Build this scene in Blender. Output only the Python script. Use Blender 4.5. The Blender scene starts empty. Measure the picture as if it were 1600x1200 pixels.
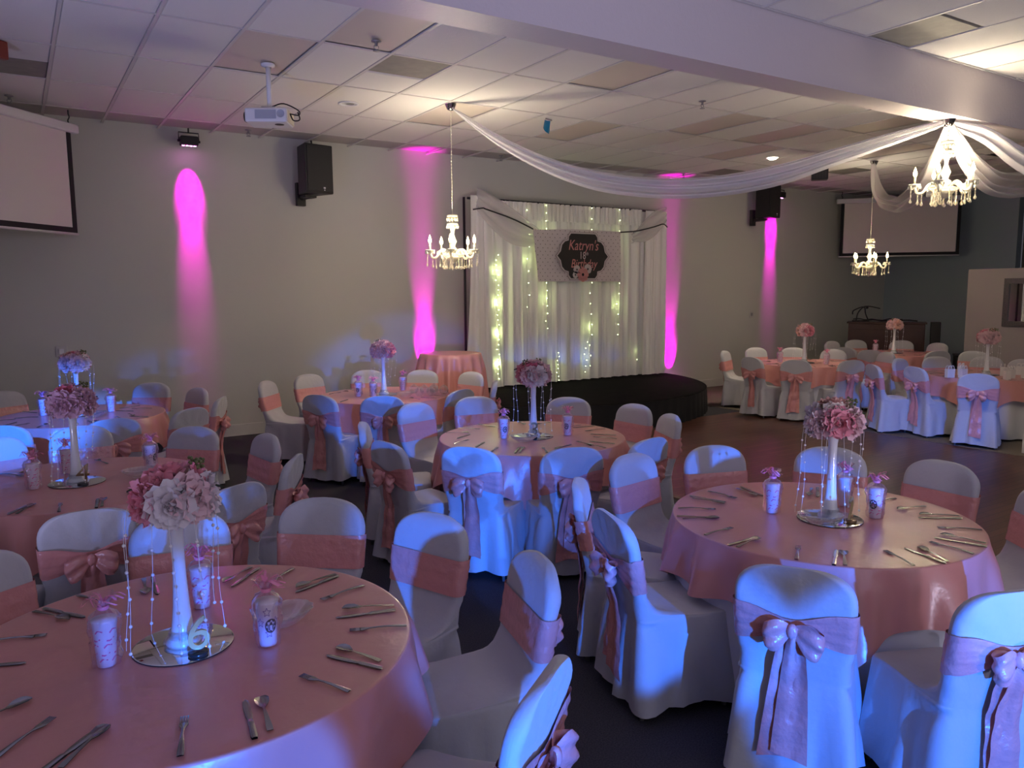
import bpy, math, random
from mathutils import Vector, Matrix
PI = math.pi; TAU = 2*math.pi
sin, cos, R = math.sin, math.cos, math.radians
random.seed(7)
sc = bpy.context.scene
col = sc.collection
# ------------------------------------------------------------------ camera
YAW, PITCH, ROLL, CAM_H = R(32.536), R(6.894), R(-0.392), 1.9
fw = Vector((sin(YAW), cos(YAW), 0)); rt = Vector((cos(YAW), -sin(YAW), 0)); up = Vector((0, 0, 1))
f2 = fw*cos(PITCH) - up*sin(PITCH); u2 = up*cos(PITCH) + fw*sin(PITCH)
r3 = rt*cos(ROLL) + u2*sin(ROLL); u3 = u2*cos(ROLL) - rt*sin(ROLL)
cd = bpy.data.cameras.new('camera'); cam = bpy.data.objects.new('camera', cd); col.objects.link(cam)
cam.matrix_world = Matrix(((r3.x, u3.x, -f2.x, 0), (r3.y, u3.y, -f2.y, 0), (r3.z, u3.z, -f2.z, CAM_H), (0, 0, 0, 1)))
cd.sensor_width = 36; cd.lens = 36*1210.3/1600; cd.clip_start = .05; cd.clip_end = 100
sc.camera = cam
# ------------------------------------------------------------------ light and exposure
sc.view_settings.view_transform = 'Standard'; sc.view_settings.look = 'None'
sc.view_settings.exposure = 1.15; sc.view_settings.gamma = 1.0; sc.view_settings.use_curve_mapping = False
wd = bpy.data.worlds.new('world'); sc.world = wd; wd.use_nodes = True
wd.node_tree.nodes['Background'].inputs[0].default_value = (.5, .5, .6, 1)
wd.node_tree.nodes['Background'].inputs[1].default_value = .05
def area(name, loc, size, sy, power, color, aim=(0, 0, -1)):
    l = bpy.data.lights.new(name, 'AREA'); l.shape = 'RECTANGLE'; l.size = size; l.size_y = sy; l.energy = power; l.color = color
    o = bpy.data.objects.new(name, l); col.objects.link(o); o.location = loc
    o.rotation_euler = Vector(aim).to_track_quat('-Z', 'Y').to_euler(); return o
def spot(name, loc, target, power, color, deg, blend, radius=.03):
    l = bpy.data.lights.new(name, 'SPOT'); l.energy = power; l.color = color; l.spot_size = R(deg); l.spot_blend = blend
    l.shadow_soft_size = radius
    o = bpy.data.objects.new(name, l); col.objects.link(o); o.location = loc
    o.rotation_euler = (Vector(target) - Vector(loc)).to_track_quat('-Z', 'Y').to_euler(); return o
def point(name, loc, power, color, radius=.03):
    l = bpy.data.lights.new(name, 'POINT'); l.energy = power; l.color = color; l.shadow_soft_size = radius
    o = bpy.data.objects.new(name, l); col.objects.link(o); o.location = loc; return o
# unseen fill lights, added out of frame to brighten the hall
HZ0 = 3.894
AMB = (.94, .90, 1.0)
area('fill_light_rear', (3.0, -3.0, 3.8), 7, 2.5, 18, AMB)  # added overhead fill behind the camera, no fixture
area('fill_light_camera_side', (4.0, -5.2, 1.9), 12, 3.0, 26, AMB, (.1, 1, .12))  # big soft panel added for even fill from the camera side
area('fill_light_right', (13.5, 0.0, 3.8), 4, 2, 14, (.95, .92, 1.0))  # added fill for the right side, out of view
area('ceiling_fill_light', (1.5, -2.8, 2.5), 5, .6, 45, (.56, .54, 1.0), (.1, .55, 1))  # added to tint and lift the ceiling, no fixture behind it
spot('left_ceiling_fill', (-2.35, 2.6, .4), (1.2, 4.6, HZ0), 260, (.50, .52, 1.0), 80, 1.0, .1)  # unseen spot added to wash the left ceiling lavender
spot('rear_ceiling_fill', (2.6, -1.6, .3), (4.6, 3.2, HZ0), 120, (.80, .74, 1.0), 80, 1.0, .1)  # unseen spot added to brighten the ceiling around the beam
# blue party lights on a stand behind the camera: one lamp per lens
BLUE = (.02, .17, 1.0)
BP = (.9, -2.2, 1.0); BQ = (-.3, -2.2, 1.0); BH = (.9, -2.2, 2.5)
for nm, src, tgt, pw, cone, bl in (
        ('right_near_chairs', BP, (2.72, 1.30, .42), 760, 19, .3), ('right_side_chairs', BP, (2.25, 2.6, .5), 800, 9.5, .3), ('right_far_chairs', BP, (4.0, 3.4, .64), 560, 6.5, .4),
        ('near_chairs', BQ, (1.62, 2.55, .72), 620, 12, .3), ('near_chairs_rear', BQ, (1.6, 3.3, .76), 600, 8, .5), ('near_vase', BQ, (.36, 2.6, .84), 480, 6.2, .6), ('near_cloth', (-.1, -1.6, .7), (.42, 1.9, .58), 520, 9, .3),
        ('left_table', (-2.2, -1.2, 3.6), (.30, 8.1, .62), 4600, 8.5, .7), ('middle_chairs', BH, (3.0, 4.6, .5), 560, 13, .7), ('back_chairs', BH, (3.2, 7.4, .5), 900, 9, .8), ('far_chairs', (.9, -2.2, 3.6), (9.7, 5.5, .25), 1500, 10, .8)):
    spot('party_light_' + nm, src, tgt, pw, BLUE, cone, bl)
MAG = (1.0, .0, .72)
HZ = 3.894; WY = 10.57; WX = 16.97
# ------------------------------------------------------------------ materials
MATS = {}
def mat(name, color=(.8, .8, .8), rough=.6, metal=0, spec=.5, emit=None, es=0, trans=0, alpha=1, sheen=0, bump=None, noise=None, aniso=0, coat=0):
    m = bpy.data.materials.new(name); m.use_nodes = True; MATS[name] = m
    nt = m.node_tree; b = nt.nodes['Principled BSDF']
    b.inputs['Base Color'].default_value = (*color, 1); b.inputs['Roughness'].default_value = rough
    b.inputs['Metallic'].default_value = metal; b.inputs['Specular IOR Level'].default_value = spec
    b.inputs['Transmission Weight'].default_value = trans; b.inputs['Alpha'].default_value = alpha
    b.inputs['Sheen Weight'].default_value = sheen; b.inputs['Coat Weight'].default_value = coat
    if emit: b.inputs['Emission Color'].default_value = (*emit, 1); b.inputs['Emission Strength'].default_value = es
    tc = None
    if bump or noise: tc = nt.nodes.new('ShaderNodeTexCoord')
    if noise:   # (scale, color2, amount)
        n = nt.nodes.new('ShaderNodeTexNoise'); n.inputs['Scale'].default_value = noise[0]; n.inputs['Detail'].default_value = 6
        nt.links.new(tc.outputs['Object'], n.inputs['Vector'])
        rp = nt.nodes.new('ShaderNodeValToRGB'); rp.color_ramp.elements[0].position = .5-noise[2]/2; rp.color_ramp.elements[1].position = .5+noise[2]/2
        rp.color_ramp.elements[0].color = (*color, 1); rp.color_ramp.elements[1].color = (*noise[1], 1)
        nt.links.new(n.outputs['Fac'], rp.inputs['Fac']); nt.links.new(rp.outputs['Color'], b.inputs['Base Color'])
    if bump:    # (scale, strength, distance)
        n = nt.nodes.new('ShaderNodeTexNoise'); n.inputs['Scale'].default_value = bump[0]; n.inputs['Detail'].default_value = 4
        nt.links.new(tc.outputs['Object'], n.inputs['Vector'])
        bp = nt.nodes.new('ShaderNodeBump'); bp.inputs['Strength'].default_value = bump[1]; bp.inputs['Distance'].default_value = bump[2]
        nt.links.new(n.outputs['Fac'], bp.inputs['Height']); nt.links.new(bp.outputs['Normal'], b.inputs['Normal'])
    return m
def clear_mat(name, tint, clear, rough=.05, spec_col=(1, 1, 1), diff=None, dw=0):
    """thin clear film: mostly lets light through, shines at grazing angles"""
    m = bpy.data.materials.new(name); m.use_nodes = True; nt = m.node_tree
    nt.nodes.remove(nt.nodes['Principled BSDF']); out = nt.nodes['Material Output']
    t = nt.nodes.new('ShaderNodeBsdfTransparent'); t.inputs[0].default_value = (*tint, 1)
    g = nt.nodes.new('ShaderNodeBsdfGlossy'); g.inputs['Color'].default_value = (*spec_col, 1); g.inputs['Roughness'].default_value = rough
    lw = nt.nodes.new('ShaderNodeLayerWeight'); lw.inputs['Blend'].default_value = clear
    mx = nt.nodes.new('ShaderNodeMixShader')
    nt.links.new(lw.outputs['Facing'], mx.inputs[0]); nt.links.new(t.outputs[0], mx.inputs[1]); nt.links.new(g.outputs[0], mx.inputs[2])
    last = mx
    if diff:
        d = nt.nodes.new('ShaderNodeBsdfDiffuse'); d.inputs[0].default_value = (*diff, 1)
        tl = nt.nodes.new('ShaderNodeBsdfTranslucent'); tl.inputs[0].default_value = (*diff, 1)
        m0 = nt.nodes.new('ShaderNodeMixShader'); m0.inputs[0].default_value = .4
        nt.links.new(d.outputs[0], m0.inputs[1]); nt.links.new(tl.outputs[0], m0.inputs[2])
        m2 = nt.nodes.new('ShaderNodeMixShader'); m2.inputs[0].default_value = dw
        nt.links.new(mx.outputs[0], m2.inputs[1]); nt.links.new(m0.outputs[0], m2.inputs[2]); last = m2
    nt.links.new(last.outputs[0], out.inputs['Surface']); MATS[name] = m; return m
M_wall = mat('wall_paint', (.575, .575, .53), .75, bump=(90, .08, .01))
M_blue = mat('slate_paint', (.30, .37, .41), .75, bump=(90, .08, .01))
M_dark = mat('dark_wall', (.10, .095, .085), .75)  # darker tone of the set-back right wall section
M_part = mat('pale_partition_paint', (.34, .315, .31), .75, bump=(90, .08, .01))
M_base = mat('baseboard_paint', (.62, .60, .58), .5)
M_tile = mat('ceiling_tile', (.80, .79, .77), .9, bump=(160, .35, .01), noise=(260, (.70, .69, .67), .3))
M_grid = mat('ceiling_bar', (.62, .60, .58), .5)
M_troff = mat('light_panel_off', (.60, .54, .48), .5, bump=(400, .15, .004))
M_vent = mat('vent_grille', (.20, .20, .18), .6, noise=(9, (.27, .26, .23), .5))
M_beam = mat('beam_paint', (.62, .56, .55), .42, bump=(30, .12, .02))
M_slab = mat('ceiling_slab', (.5, .48, .46), .9)
M_carp = mat('carpet', (.048, .046, .052), .95, spec=.1, noise=(140, (.085, .082, .09), .35), bump=(220, .5, .01))
M_tan = mat('tan_trim_lit_carpet', (.16, .135, .105), .95, spec=.1, noise=(140, (.20, .17, .135), .35), bump=(220, .4, .01))  # tan of the trims; also carries the chandelier brightening of the far carpet
M_cover = mat('white_polyester', (.52, .52, .54), .72, sheen=.25, bump=(26, .25, .012))
M_linen = mat('white_linen', (.74, .74, .76), .75, sheen=.2)
M_satin = mat('pink_satin', (.66, .295, .27), .30, spec=.8, bump=(7, .25, .025))
M_satin2 = mat('pink_sash_satin', (.72, .32, .295), .27, spec=.8, bump=(26, .5, .015))
M_steel = mat('steel', (.40, .39, .385), .2, 1.0)
M_chrome = mat('chrome', (.8, .8, .8), .1, 1.0)
M_leg = mat('grey_leg', (.35, .35, .36), .4, .6)
M_black = mat('black_plastic', (.012, .012, .013), .5)
M_grille = mat('black_grille', (.018, .018, .019), .6, bump=(500, .5, .003))
M_white = mat('white_plastic', (.72, .72, .74), .4)
M_cream = mat('cream_plastic', (.72, .66, .52), .4)
M_greyp = mat('grey_plastic', (.38, .40, .46), .5)
M_screen = mat('screen_fabric', (.70, .65, .64), .85)
M_border = mat('screen_border', (.01, .01, .012), .8)
M_stage = mat('black_stage_cloth', (.006, .006, .006), 1, spec=.1, noise=(5, (.012, .011, .011), .6), bump=(60, .3, .01))
M_skirt = mat('black_stage_skirt', (.006, .006, .006), .8)
M_vase = mat('white_glass', (.80, .82, .84), .12, coat=.5)
M_mirror = mat('mirror_glass', (.78, .80, .80), .02, 1.0)
M_rim = mat('mirror_edge', (.02, .025, .025), .2)
M_gold = mat('gold_paint', (.62, .50, .22), .3, .8)
M_cream2 = mat('pearl_paint', (.80, .76, .60), .3, .2)
M_bronze = mat('bronze_paint', (.20, .13, .06), .35, .6)
M_cup = mat('white_cup', (.80, .82, .84), .35)
M_ink = mat('dark_ink', (.015, .03, .028), .5)
M_inkp = mat('purple_ink', (.22, .16, .40), .5)
M_pinkink = mat('pink_ink', (.75, .16, .36), .5)
M_ribbon = mat('pink_ribbon', (.85, .28, .45), .3)
M_bag = mat('white_paper', (.74, .72, .70), .7)
M_wood = mat('dark_wood', (.045, .018, .012), .4, noise=(3, (.07, .028, .018), .5))
M_frame = mat('grey_frame', (.10, .095, .10), .45, noise=(70, (.05, .05, .05), .5), bump=(60, .6, .01))
M_bead = mat('crystal_bead', (.9, .9, .92), .1, coat=1)
M_thread = mat('thread', (.5, .5, .52), .5)
M_leaf = mat('leaf', (.03, .05, .025), .5)
M_green = mat('berry', (.16, .17, .06), .5)
PET = {n: mat('petal_'+n, c, .65, sheen=.2) for n, c in (('white', (.80, .72, .74)), ('blush', (.82, .56, .58)), ('pink', (.80, .30, .36)), ('rose', (.62, .13, .20)), ('cream', (.78, .68, .58)), ('peach', (.80, .46, .38)), ('mauve', (.62, .36, .46)))}
M_crys = mat('chandelier_crystal', (.86, .82, .62), .12, spec=.9, coat=.6)
M_drop = clear_mat('crystal_drop', (.95, .93, .85), .55, .03, (1, .95, .8), (.95, .9, .75), .55)
M_flame = mat('lit_bulb', (1, .8, .4), .5, emit=(1.0, .68, .28), es=20)
M_candle = mat('candle_sleeve', (.85, .78, .55), .4)
M_sheer = clear_mat('white_sheer', (1, 1, 1), .02, .5, (1, 1, 1), (.84, .83, .87), .85)
M_sheer2 = clear_mat('thin_sheer', (1, 1, 1), .02, .5, (1, 1, 1), (.80, .77, .76), .5)
M_drape = mat('white_drape', (.88, .86, .82), .8, sheen=.2)
M_film = clear_mat('cellophane', (.97, .90, .96), .34, .06, (1, .95, 1), (.85, .55, .8), .05)
M_glass = clear_mat('clear_glass', (.93, .95, .95), .30, .04, (1, 1, 1), (.7, .7, .72), .06)
M_fairy = mat('fairy_bulb', (1, 1, .8), .5, emit=(.85, 1.0, .42), es=9)
M_led = mat('magenta_led', (1, .2, .9), .4, emit=(1.0, .25, .9), es=18)
M_dl = mat('lit_downlight', (1, .9, .7), .5, emit=(1, .88, .62), es=10)
M_red = mat('red_plastic', (.20, .03, .02), .4)
M_bluep = mat('blue_foil', (.01, .22, .42), .3)
M_sock = mat('white_plate', (.55, .53, .52), .5)
# wood dance floor: planks drawn by a brick texture
M_dance = mat('parquet', (.05, .022, .013), .36, spec=.35)
nt = M_dance.node_tree; b = nt.nodes['Principled BSDF']
tc = nt.nodes.new('ShaderNodeTexCoord'); br = nt.nodes.new('ShaderNodeTexBrick')
br.inputs['Color1'].default_value = (.115, .048, .030, 1); br.inputs['Color2'].default_value = (.075, .029, .018, 1); br.inputs['Mortar'].default_value = (.018, .008, .006, 1)
br.inputs['Scale'].default_value = 1; br.inputs['Mortar Size'].default_value = .003; br.inputs['Brick Width'].default_value = .9; br.inputs['Row Height'].default_value = .075
nt.links.new(tc.outputs['Object'], br.inputs['Vector']); nt.links.new(br.outputs['Color'], b.inputs['Base Color'])
# ------------------------------------------------------------------ mesh helpers
class MB:
    def __init__(s): s.v = []; s.f = []; s.mi = []; s.cur = 0
    def face(s, *i): s.f.append(i); s.mi.append(s.cur)
    def grid(s, fn, nu, nv, cu=False, cv=False):
        b0 = len(s.v)
        for i in range(nu + (0 if cu else 1)):
            for j in range(nv + (0 if cv else 1)): s.v.append(fn(i/nu, j/nv))
        NV = nv if cv else nv+1; NU = nu if cu else nu+1
        for i in range(nu):
            for j in range(nv):
                a, c = i, (i+1) % NU; d, e = j, (j+1) % NV
                s.face(b0+a*NV+d, b0+c*NV+d, b0+c*NV+e, b0+a*NV+e)
    def box(s, c, d, rz=0, taper=1):
        b0 = len(s.v); hx, hy, hz = d[0]/2, d[1]/2, d[2]/2
        for z in (-hz, hz):
            k = taper if z > 0 else 1
            for x, y in ((-hx, -hy), (hx, -hy), (hx, hy), (-hx, hy)):
                X, Y = x*k, y*k
                s.v.append((c[0]+X*cos(rz)-Y*sin(rz), c[1]+X*sin(rz)+Y*cos(rz), c[2]+z))
        for q in ((3, 2, 1, 0), (4, 5, 6, 7), (0, 1, 5, 4), (1, 2, 6, 5), (2, 3, 7, 6), (3, 0, 4, 7)): s.face(*[b0+k for k in q])
    def tube(s, pts, rad, n=8, cap=True):
        b0 = len(s.v); P = [Vector(p) for p in pts]; m = len(P)
        rd = rad if isinstance(rad, (list, tuple)) else [rad]*m
        prev = None
        for i, p in enumerate(P):
            t = (P[min(i+1, m-1)] - P[max(i-1, 0)])
            t = t.normalized() if t.length > 1e-9 else Vector((0, 0, 1))
            a = prev if prev is not None else (Vector((1, 0, 0)) if abs(t.x) < .9 else Vector((0, 1, 0)))
            a = (a - t*a.dot(t)).normalized(); prev = a; q = t.cross(a)
            for k in range(n):
                w = p + (a*cos(TAU*k/n) + q*sin(TAU*k/n))*rd[i]; s.v.append(tuple(w))
        for i in range(m-1):
            for k in range(n):
                s.face(b0+i*n+k, b0+i*n+(k+1) % n, b0+(i+1)*n+(k+1) % n, b0+(i+1)*n+k)
        if cap: s.face(*[b0+k for k in range(n)][::-1]); s.face(*[b0+(m-1)*n+k for k in range(n)])
    def lathe(s, prof, n=24, c=(0, 0, 0), wob=None):
        b0 = len(s.v); m = len(prof)
        for i, (r, z) in enumerate(prof):
            for k in range(n):
                a = TAU*k/n; rr = r*(wob(a, z) if wob else 1); s.v.append((c[0]+rr*cos(a), c[1]+rr*sin(a), c[2]+z))
        for i in range(m-1):
            for k in range(n): s.face(b0+i*n+k, b0+i*n+(k+1) % n, b0+(i+1)*n+(k+1) % n, b0+(i+1)*n+k)
    def ball(s, c, r, n=8, m=6, sz=1):
        s.lathe([(r*sin(PI*i/m)+1e-5, -r*sz*cos(PI*i/m)) for i in range(m+1)], n, c)
    def add(s, o, mtx):
        b0 = len(s.v); s.v += [tuple(mtx @ Vector(p)) for p in o.v]
        for f, k in zip(o.f, o.mi): s.f.append(tuple(b0+i for i in f)); s.mi.append(k)
    def mesh(s, name, m, smooth=True):
        me = bpy.data.meshes.new(name); me.from_pydata(s.v, [], s.f)
        for q in (m if isinstance(m, (list, tuple)) else [m]): me.materials.append(q)
        me.polygons.foreach_set('material_index', s.mi)
        if smooth: me.polygons.foreach_set('use_smooth', [True]*len(me.polygons))
        me.update(); return me
    def build(s, name, m, parent=None, smooth=True, loc=None):
        o = bpy.data.objects.new(name, s.mesh(name, m, smooth)); col.objects.link(o)
        if parent: o.parent = parent
        if loc: o.location = loc
        return o
def fix(o):
    """outward normals"""
    import bmesh
    bm = bmesh.new(); bm.from_mesh(o.data); bmesh.ops.recalc_face_normals(bm, faces=bm.faces); bm.to_mesh(o.data); bm.free(); return o
def sharp(o, deg=40):
    o.data.set_sharp_from_angle(angle=R(deg)); return o
def bevel(o, w, seg=2):
    md = o.modifiers.new('bevel', 'BEVEL'); md.width = w; md.segments = seg; md.limit_method = 'ANGLE'; return o
def tag(o, label=None, cat=None, group=None, kind=None):
    if label: o['label'] = label
    if cat: o['category'] = cat
    if group: o['group'] = group
    if kind: o['kind'] = kind
    return o
def thing(name, label, cat, loc=(0, 0, 0), rz=0, group=None):
    o = bpy.data.objects.new(name, None); col.objects.link(o); o.empty_display_size = .1
    o.location = loc; o.rotation_euler = (0, 0, rz); return tag(o, label, cat, group)
KIDS = {}
def copy_tree(o, parent=None):
    c = o.copy(); col.objects.link(c)
    if parent: c.parent = parent
    for ch in o.children_recursive:
        if ch.parent == o: copy_tree(ch, c)
    return c
def place(me, name, parent=None, loc=(0, 0, 0), rot=(0, 0, 0), scale=1, m=None):
    o = bpy.data.objects.new(name, me); col.objects.link(o)
    if parent: o.parent = parent
    o.location = loc; o.rotation_euler = rot
    o.scale = (scale,)*3 if isinstance(scale, (int, float)) else scale
    if m:
        for k, mm in enumerate(m if isinstance(m, (list, tuple)) else [m]):
            o.material_slots[k].link = 'OBJECT'; o.material_slots[k].material = mm
    return o
def lerp(t, T, V):
    for i in range(len(T)-1):
        if t <= T[i+1]:
            k = (t-T[i])/(T[i+1]-T[i]); return V[i]+(V[i+1]-V[i])*k
    return V[-1]
def smooth_path(pts, n):
    """Catmull-Rom through pts"""
    P = [Vector(p) for p in pts]; P = [P[0]*2-P[1]] + P + [P[-1]*2-P[-2]]; out = []; m = len(P)-3
    for i in range(n+1):
        u = min(i/n*m, m-1e-6); k = int(u); t = u-k; a, b, c, d = P[k:k+4]
        out.append(.5*((2*b) + (c-a)*t + (2*a-5*b+4*c-d)*t*t + (3*b-a-3*c+d)*t**3))
    return out
def text_mesh(body, size, depth, shear=0, res=3):
    cu = bpy.data.curves.new('lettering', 'FONT'); cu.body = body; cu.size = size; cu.extrude = depth; cu.shear = shear; cu.resolution_u = res
    cu.align_x = 'CENTER'; cu.align_y = 'CENTER'
    o = bpy.data.objects.new('lettering', cu); col.objects.link(o)
    dg = bpy.context.evaluated_depsgraph_get(); me = bpy.data.meshes.new_from_object(o.evaluated_get(dg)); bpy.data.objects.remove(o); return me
# ================================================================== the setting
def slab(name, c, d, m, parent=None):
    a = MB(); a.box(c, d); o = a.build(name, m, parent, smooth=False)
    if not parent: tag(o, kind='structure')
    return o
XL, XR, Y0 = -2.6, WX, -5.5
slab('floor', ((XL+XR)/2, (Y0+WY)/2, -.05), (XR-XL, WY-Y0, .1), M_carp)
slab('wall_back', ((XL+XR)/2, WY+.1, HZ/2), (XR-XL+.4, .2, HZ+.2), M_wall)
slab('wall_left', (XL-.1, (Y0+WY)/2, HZ/2), (.2, WY-Y0, HZ+.2), M_wall)
slab('wall_front', ((XL+XR)/2, Y0-.1, HZ/2), (XR-XL+.4, .2, HZ+.2), M_wall)
slab('wall_right', (XR+.1, (7.8+WY)/2, HZ/2), (.2, WY-7.8, HZ+.2), M_blue)
slab('wall_right_recess', (XR+.35, (Y0+7.8)/2, HZ/2), (.2, 7.8-Y0, HZ+.2), M_dark)
slab('baseboard_back', ((XL+XR)/2, WY-.012, .075), (XR-XL, .024, .15), M_base)
slab('baseboard_right', (XR-.012, (7.8+WY)/2, .075), (.024, WY-7.8, .15), M_base)
tag(slab('dance_floor', (7.2, 4.6, .006), (4.4, 7.0, .012), M_dance), 'dark brown glossy wooden dance floor in front of the black stage', 'dance floor', kind='structure')
slab('trim_1', (9.43, 4.6, .009), (.05, 7.0, .018), M_tan); slab('trim_2', (4.97, 4.6, .009), (.05, 7.0, .018), M_tan)
slab('lit_tone_carpet_floor', (13.2, 4.6, .004), (7.5, 11.9, .008), M_tan)  # carpet coloured lighter here to stand for chandelier light falling on it
# column under the beam at the right frame edge
slab('column', (9.79, 4.085, 1.725), (.34, .26, 3.45), M_base)
# ceiling: slab, tiles, bars, beam
ceil = slab('ceiling', ((XL+XR)/2, (Y0+WY)/2, HZ+.09), (XR-XL+.4, WY-Y0+.4, .1), M_slab)
TX, TY, X00, Y00 = .608, 1.195, 1.02, 7.52
def tile_mesh(name, w, h, m):
    a = MB(); e = .008; b = .012
    a.v = [(-w/2, -h/2, .012), (w/2, -h/2, .012), (w/2, h/2, .012), (-w/2, h/2, .012), (-w/2+b, -h/2+b, 0), (w/2-b, -h/2+b, 0), (w/2-b, h/2-b, 0), (-w/2+b, h/2-b, 0)]
    for q in ((4, 7, 6, 5), (0, 4, 5, 1), (1, 5, 6, 2), (2, 6, 7, 3), (3, 7, 4, 0)): a.face(*q)
    return a.mesh(name, m, False)
me_tile = tile_mesh('ceiling_tile', TX-.02, TY-.02, M_tile); me_half = tile_mesh('ceiling_half_tile', TX-.02, TY/2-.02, M_tile)
me_trof = tile_mesh('light_panel', TX-.02, TY-.02, M_troff); me_vent = tile_mesh('air_vent', TX-.02, TY/2-.02, M_vent)
def cell(x, y): return (math.floor((x-X00)/TX), math.floor((y-Y00)/TY))
TROF = {cell(x, y) for x, y in ((2.5, 5.9), (1.95, 7.0), (4.3, 8.0), (5.0, 5.6), (6.4, 8.6), (7.2, 6.8), (8.6, 7.3), (9.2, 8.6), (9.0, 5.9), (11.2, 7.3))}
VENTS = {cell(3.15, 6.65): 0, cell(.2, 8.4): 1, cell(6.2, 3.6): 1, cell(7.5, 7.1): 0, cell(10.3, 9.4): 1, cell(12.2, 8.3): 1}
for i in range(-5, 26):
    for j in range(-4, 3):
        x, y = X00+(i+.5)*TX, Y00+(j+.5)*TY
        if y+TY/2 > WY+.3 or x < XL+.2 or x > XR-.2: continue
        if j == -4 and not 2 < x < 12: continue
        if x > 12.5 and j < -1: continue
        k = (i, j)
        if j == -3:                                    # row cut by the beam: only the part behind it shows
            place(me_half, 'ceiling_tile', ceil, (x, Y00+(j+1)*TY-TY/4, HZ+.004)); continue
        if j == 2: place(me_half, 'ceiling_tile', ceil, (x, Y00+j*TY+TY/4, HZ+.004)); continue
        if k in TROF: place(me_trof, 'light_panel', ceil, (x, y, HZ+.014)); continue
        if k in VENTS:
            s = VENTS[k]*2-1
            place(me_vent, 'air_vent', ceil, (x, y+s*TY/4, HZ+.008)); place(me_half, 'ceiling_tile', ceil, (x, y-s*TY/4, HZ+.004)); continue
        place(me_tile, 'ceiling_tile', ceil, (x, y, HZ+.004))
a = MB()
for i in range(-5, 27): a.box((X00+i*TX, (2.7+WY)/2, HZ+.006), (.026, WY-2.7, .012))
for j in range(-4, 3): a.box(((XL+XR)/2, Y00+j*TY, HZ+.0055), (XR-XL, .020, .0105))
tag(a.build('ceiling_bar', M_grid, ceil, smooth=False), kind='stuff')
for o in list(ceil.children): o.location.z -= 0
slab('beam', ((XL+XR)/2, 4.085, (3.45+HZ+.04)/2), (XR-XL, .27, HZ+.04-3.45), M_beam)
# pale partition with the framed mirror, turned a little towards the stage
pn = Vector((-.98, .199, 0)); pd = Vector((-.199, -.98, 0)); PA = Vector((13.75, 7.05, 0)); prz = math.atan2(pd.y, pd.x)
pc = PA + pd*1.9
a = MB(); a.box((0, 0, 0), (3.8, .14, 2.2)); o = a.build('partition_wall', M_part, None, False, (pc.x-pn.x*.07, pc.y-pn.y*.07, 1.1)); o.rotation_euler.z = prz; tag(o, kind='structure')
mirror = thing('wall_mirror', 'framed mirror with wide grey frame hanging on the pale partition', 'mirror', PA + pd*1.55 + pn*.012 + Vector((0, 0, 1.65)), prz)
a = MB(); w, h, t = 1.75, .78, .09
for c, d in (((0, .0, h/2-t/2), (w, .04, t)), ((0, 0, -h/2+t/2), (w, .04, t)), ((-w/2+t/2, 0, 0), (t, .04, h-2*t)), ((w/2-t/2, 0, 0), (t, .04, h-2*t))): a.box(c, d)
bevel(a.build('frame', M_frame, mirror, False), .006)
a = MB(); a.box((0, .008, 0), (w-2*t, .012, h-2*t)); a.build('mirror_pane', M_mirror, mirror, False)
# ------------------------------------------------------------------ stage
SC, SR, SZ = (7.25, 10.5), 2.68, .375
stage = thing('stage', 'low black half round stage draped in black cloth', 'stage', (SC[0], SC[1], 0))
def arc(r, z, n=48, rip=0): return [((r+rip*sin(k*2.9)*.5)*cos(PI+PI*k/n), (r+rip*sin(k*2.9)*.5)*sin(PI+PI*k/n), z) for k in range(n+1)]
a = MB(); a.v = arc(SR, SZ) + arc(SR-.03, SZ+.012) + [(0, 0, SZ+.012)]
for k in range(48): a.face(k, k+1, 49+k+1, 49+k); a.face(49+k, 49+k+1, 98)
a.build('stage_top', M_stage, stage)
a = MB()
def skf(u, v):
    th = PI+PI*u; r = SR + .003 + (1-v)*(.012*sin(th*90)+.012); return (r*cos(th), r*sin(th), .01+v*(SZ-.012))
a.grid(skf, 240, 3); a.build('stage_skirt', M_skirt, stage)
# ------------------------------------------------------------------ white pleated backdrop
DY = 10.28
back = thing('backdrop_curtain', 'tall white pleated curtain backdrop standing on the black stage', 'curtain', (7.75, DY, SZ+.012))
def pleat(x0, x1, z0, z1, amp, k, y0, seed, topgather=0, nz=10, flare=0):
    rnd = random.Random(seed); ph = [rnd.uniform(0, TAU) for _ in range(4)]
    def fn(u, v):
        x = x0+(x1-x0)*u; z = z0+(z1-z0)*v; e = 1-topgather*v
        s = x*k; y = amp*e*(sin(s*TAU+ph[0]+.9*sin(s*1.7+ph[1]))*.75+.35*sin(s*TAU*2.3+ph[2]))
        return (x+flare*(1-v)**2*(u-.5)+.015*sin(s*9+v*2), y0-DY+y, z)
    a = MB(); a.grid(fn, int(abs(x1-x0)*90), nz); return a
pleat(-1.78, 1.75, .02, 2.86, .045, 4.6, DY, 3, .25).build('main_curtain', M_drape, back)
pleat(-1.78, 1.45, 2.60, 2.87, .03, 11, DY-.05, 8, .3, 4).build('gathered_valance', M_drape, back)
pleat(-1.95, -1.55, .02, 2.92, .025, 6, DY-.075, 5, .5, 12, .35).build('side_drape', M_drape, back)
pleat(1.50, 1.98, .02, 2.86, .028, 6, DY-.075, 6, .5, 12, .02).build('side_drape', M_drape, back)
def swagf(xa, za, xb, zb, w, sag):
    def fn(u, v):
        x = xa+(xb-xa)*u; z = za+(zb-za)*u - sag*sin(PI*u) - w*(v-.5)*(.55+.75*sin(PI*min(u+.1, 1)))
        return (x, -.150-.020*sin(v*TAU*2.6+u), z)
    a = MB(); a.grid(fn, 24, 18); return a
swagf(-1.88, 2.86, -.62, 2.3, .42, .10).build('swag', M_sheer2, back)
swagf(1.92, 2.80, 1.15, 2.38, .34, .02).build('swag', M_sheer2, back)
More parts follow.
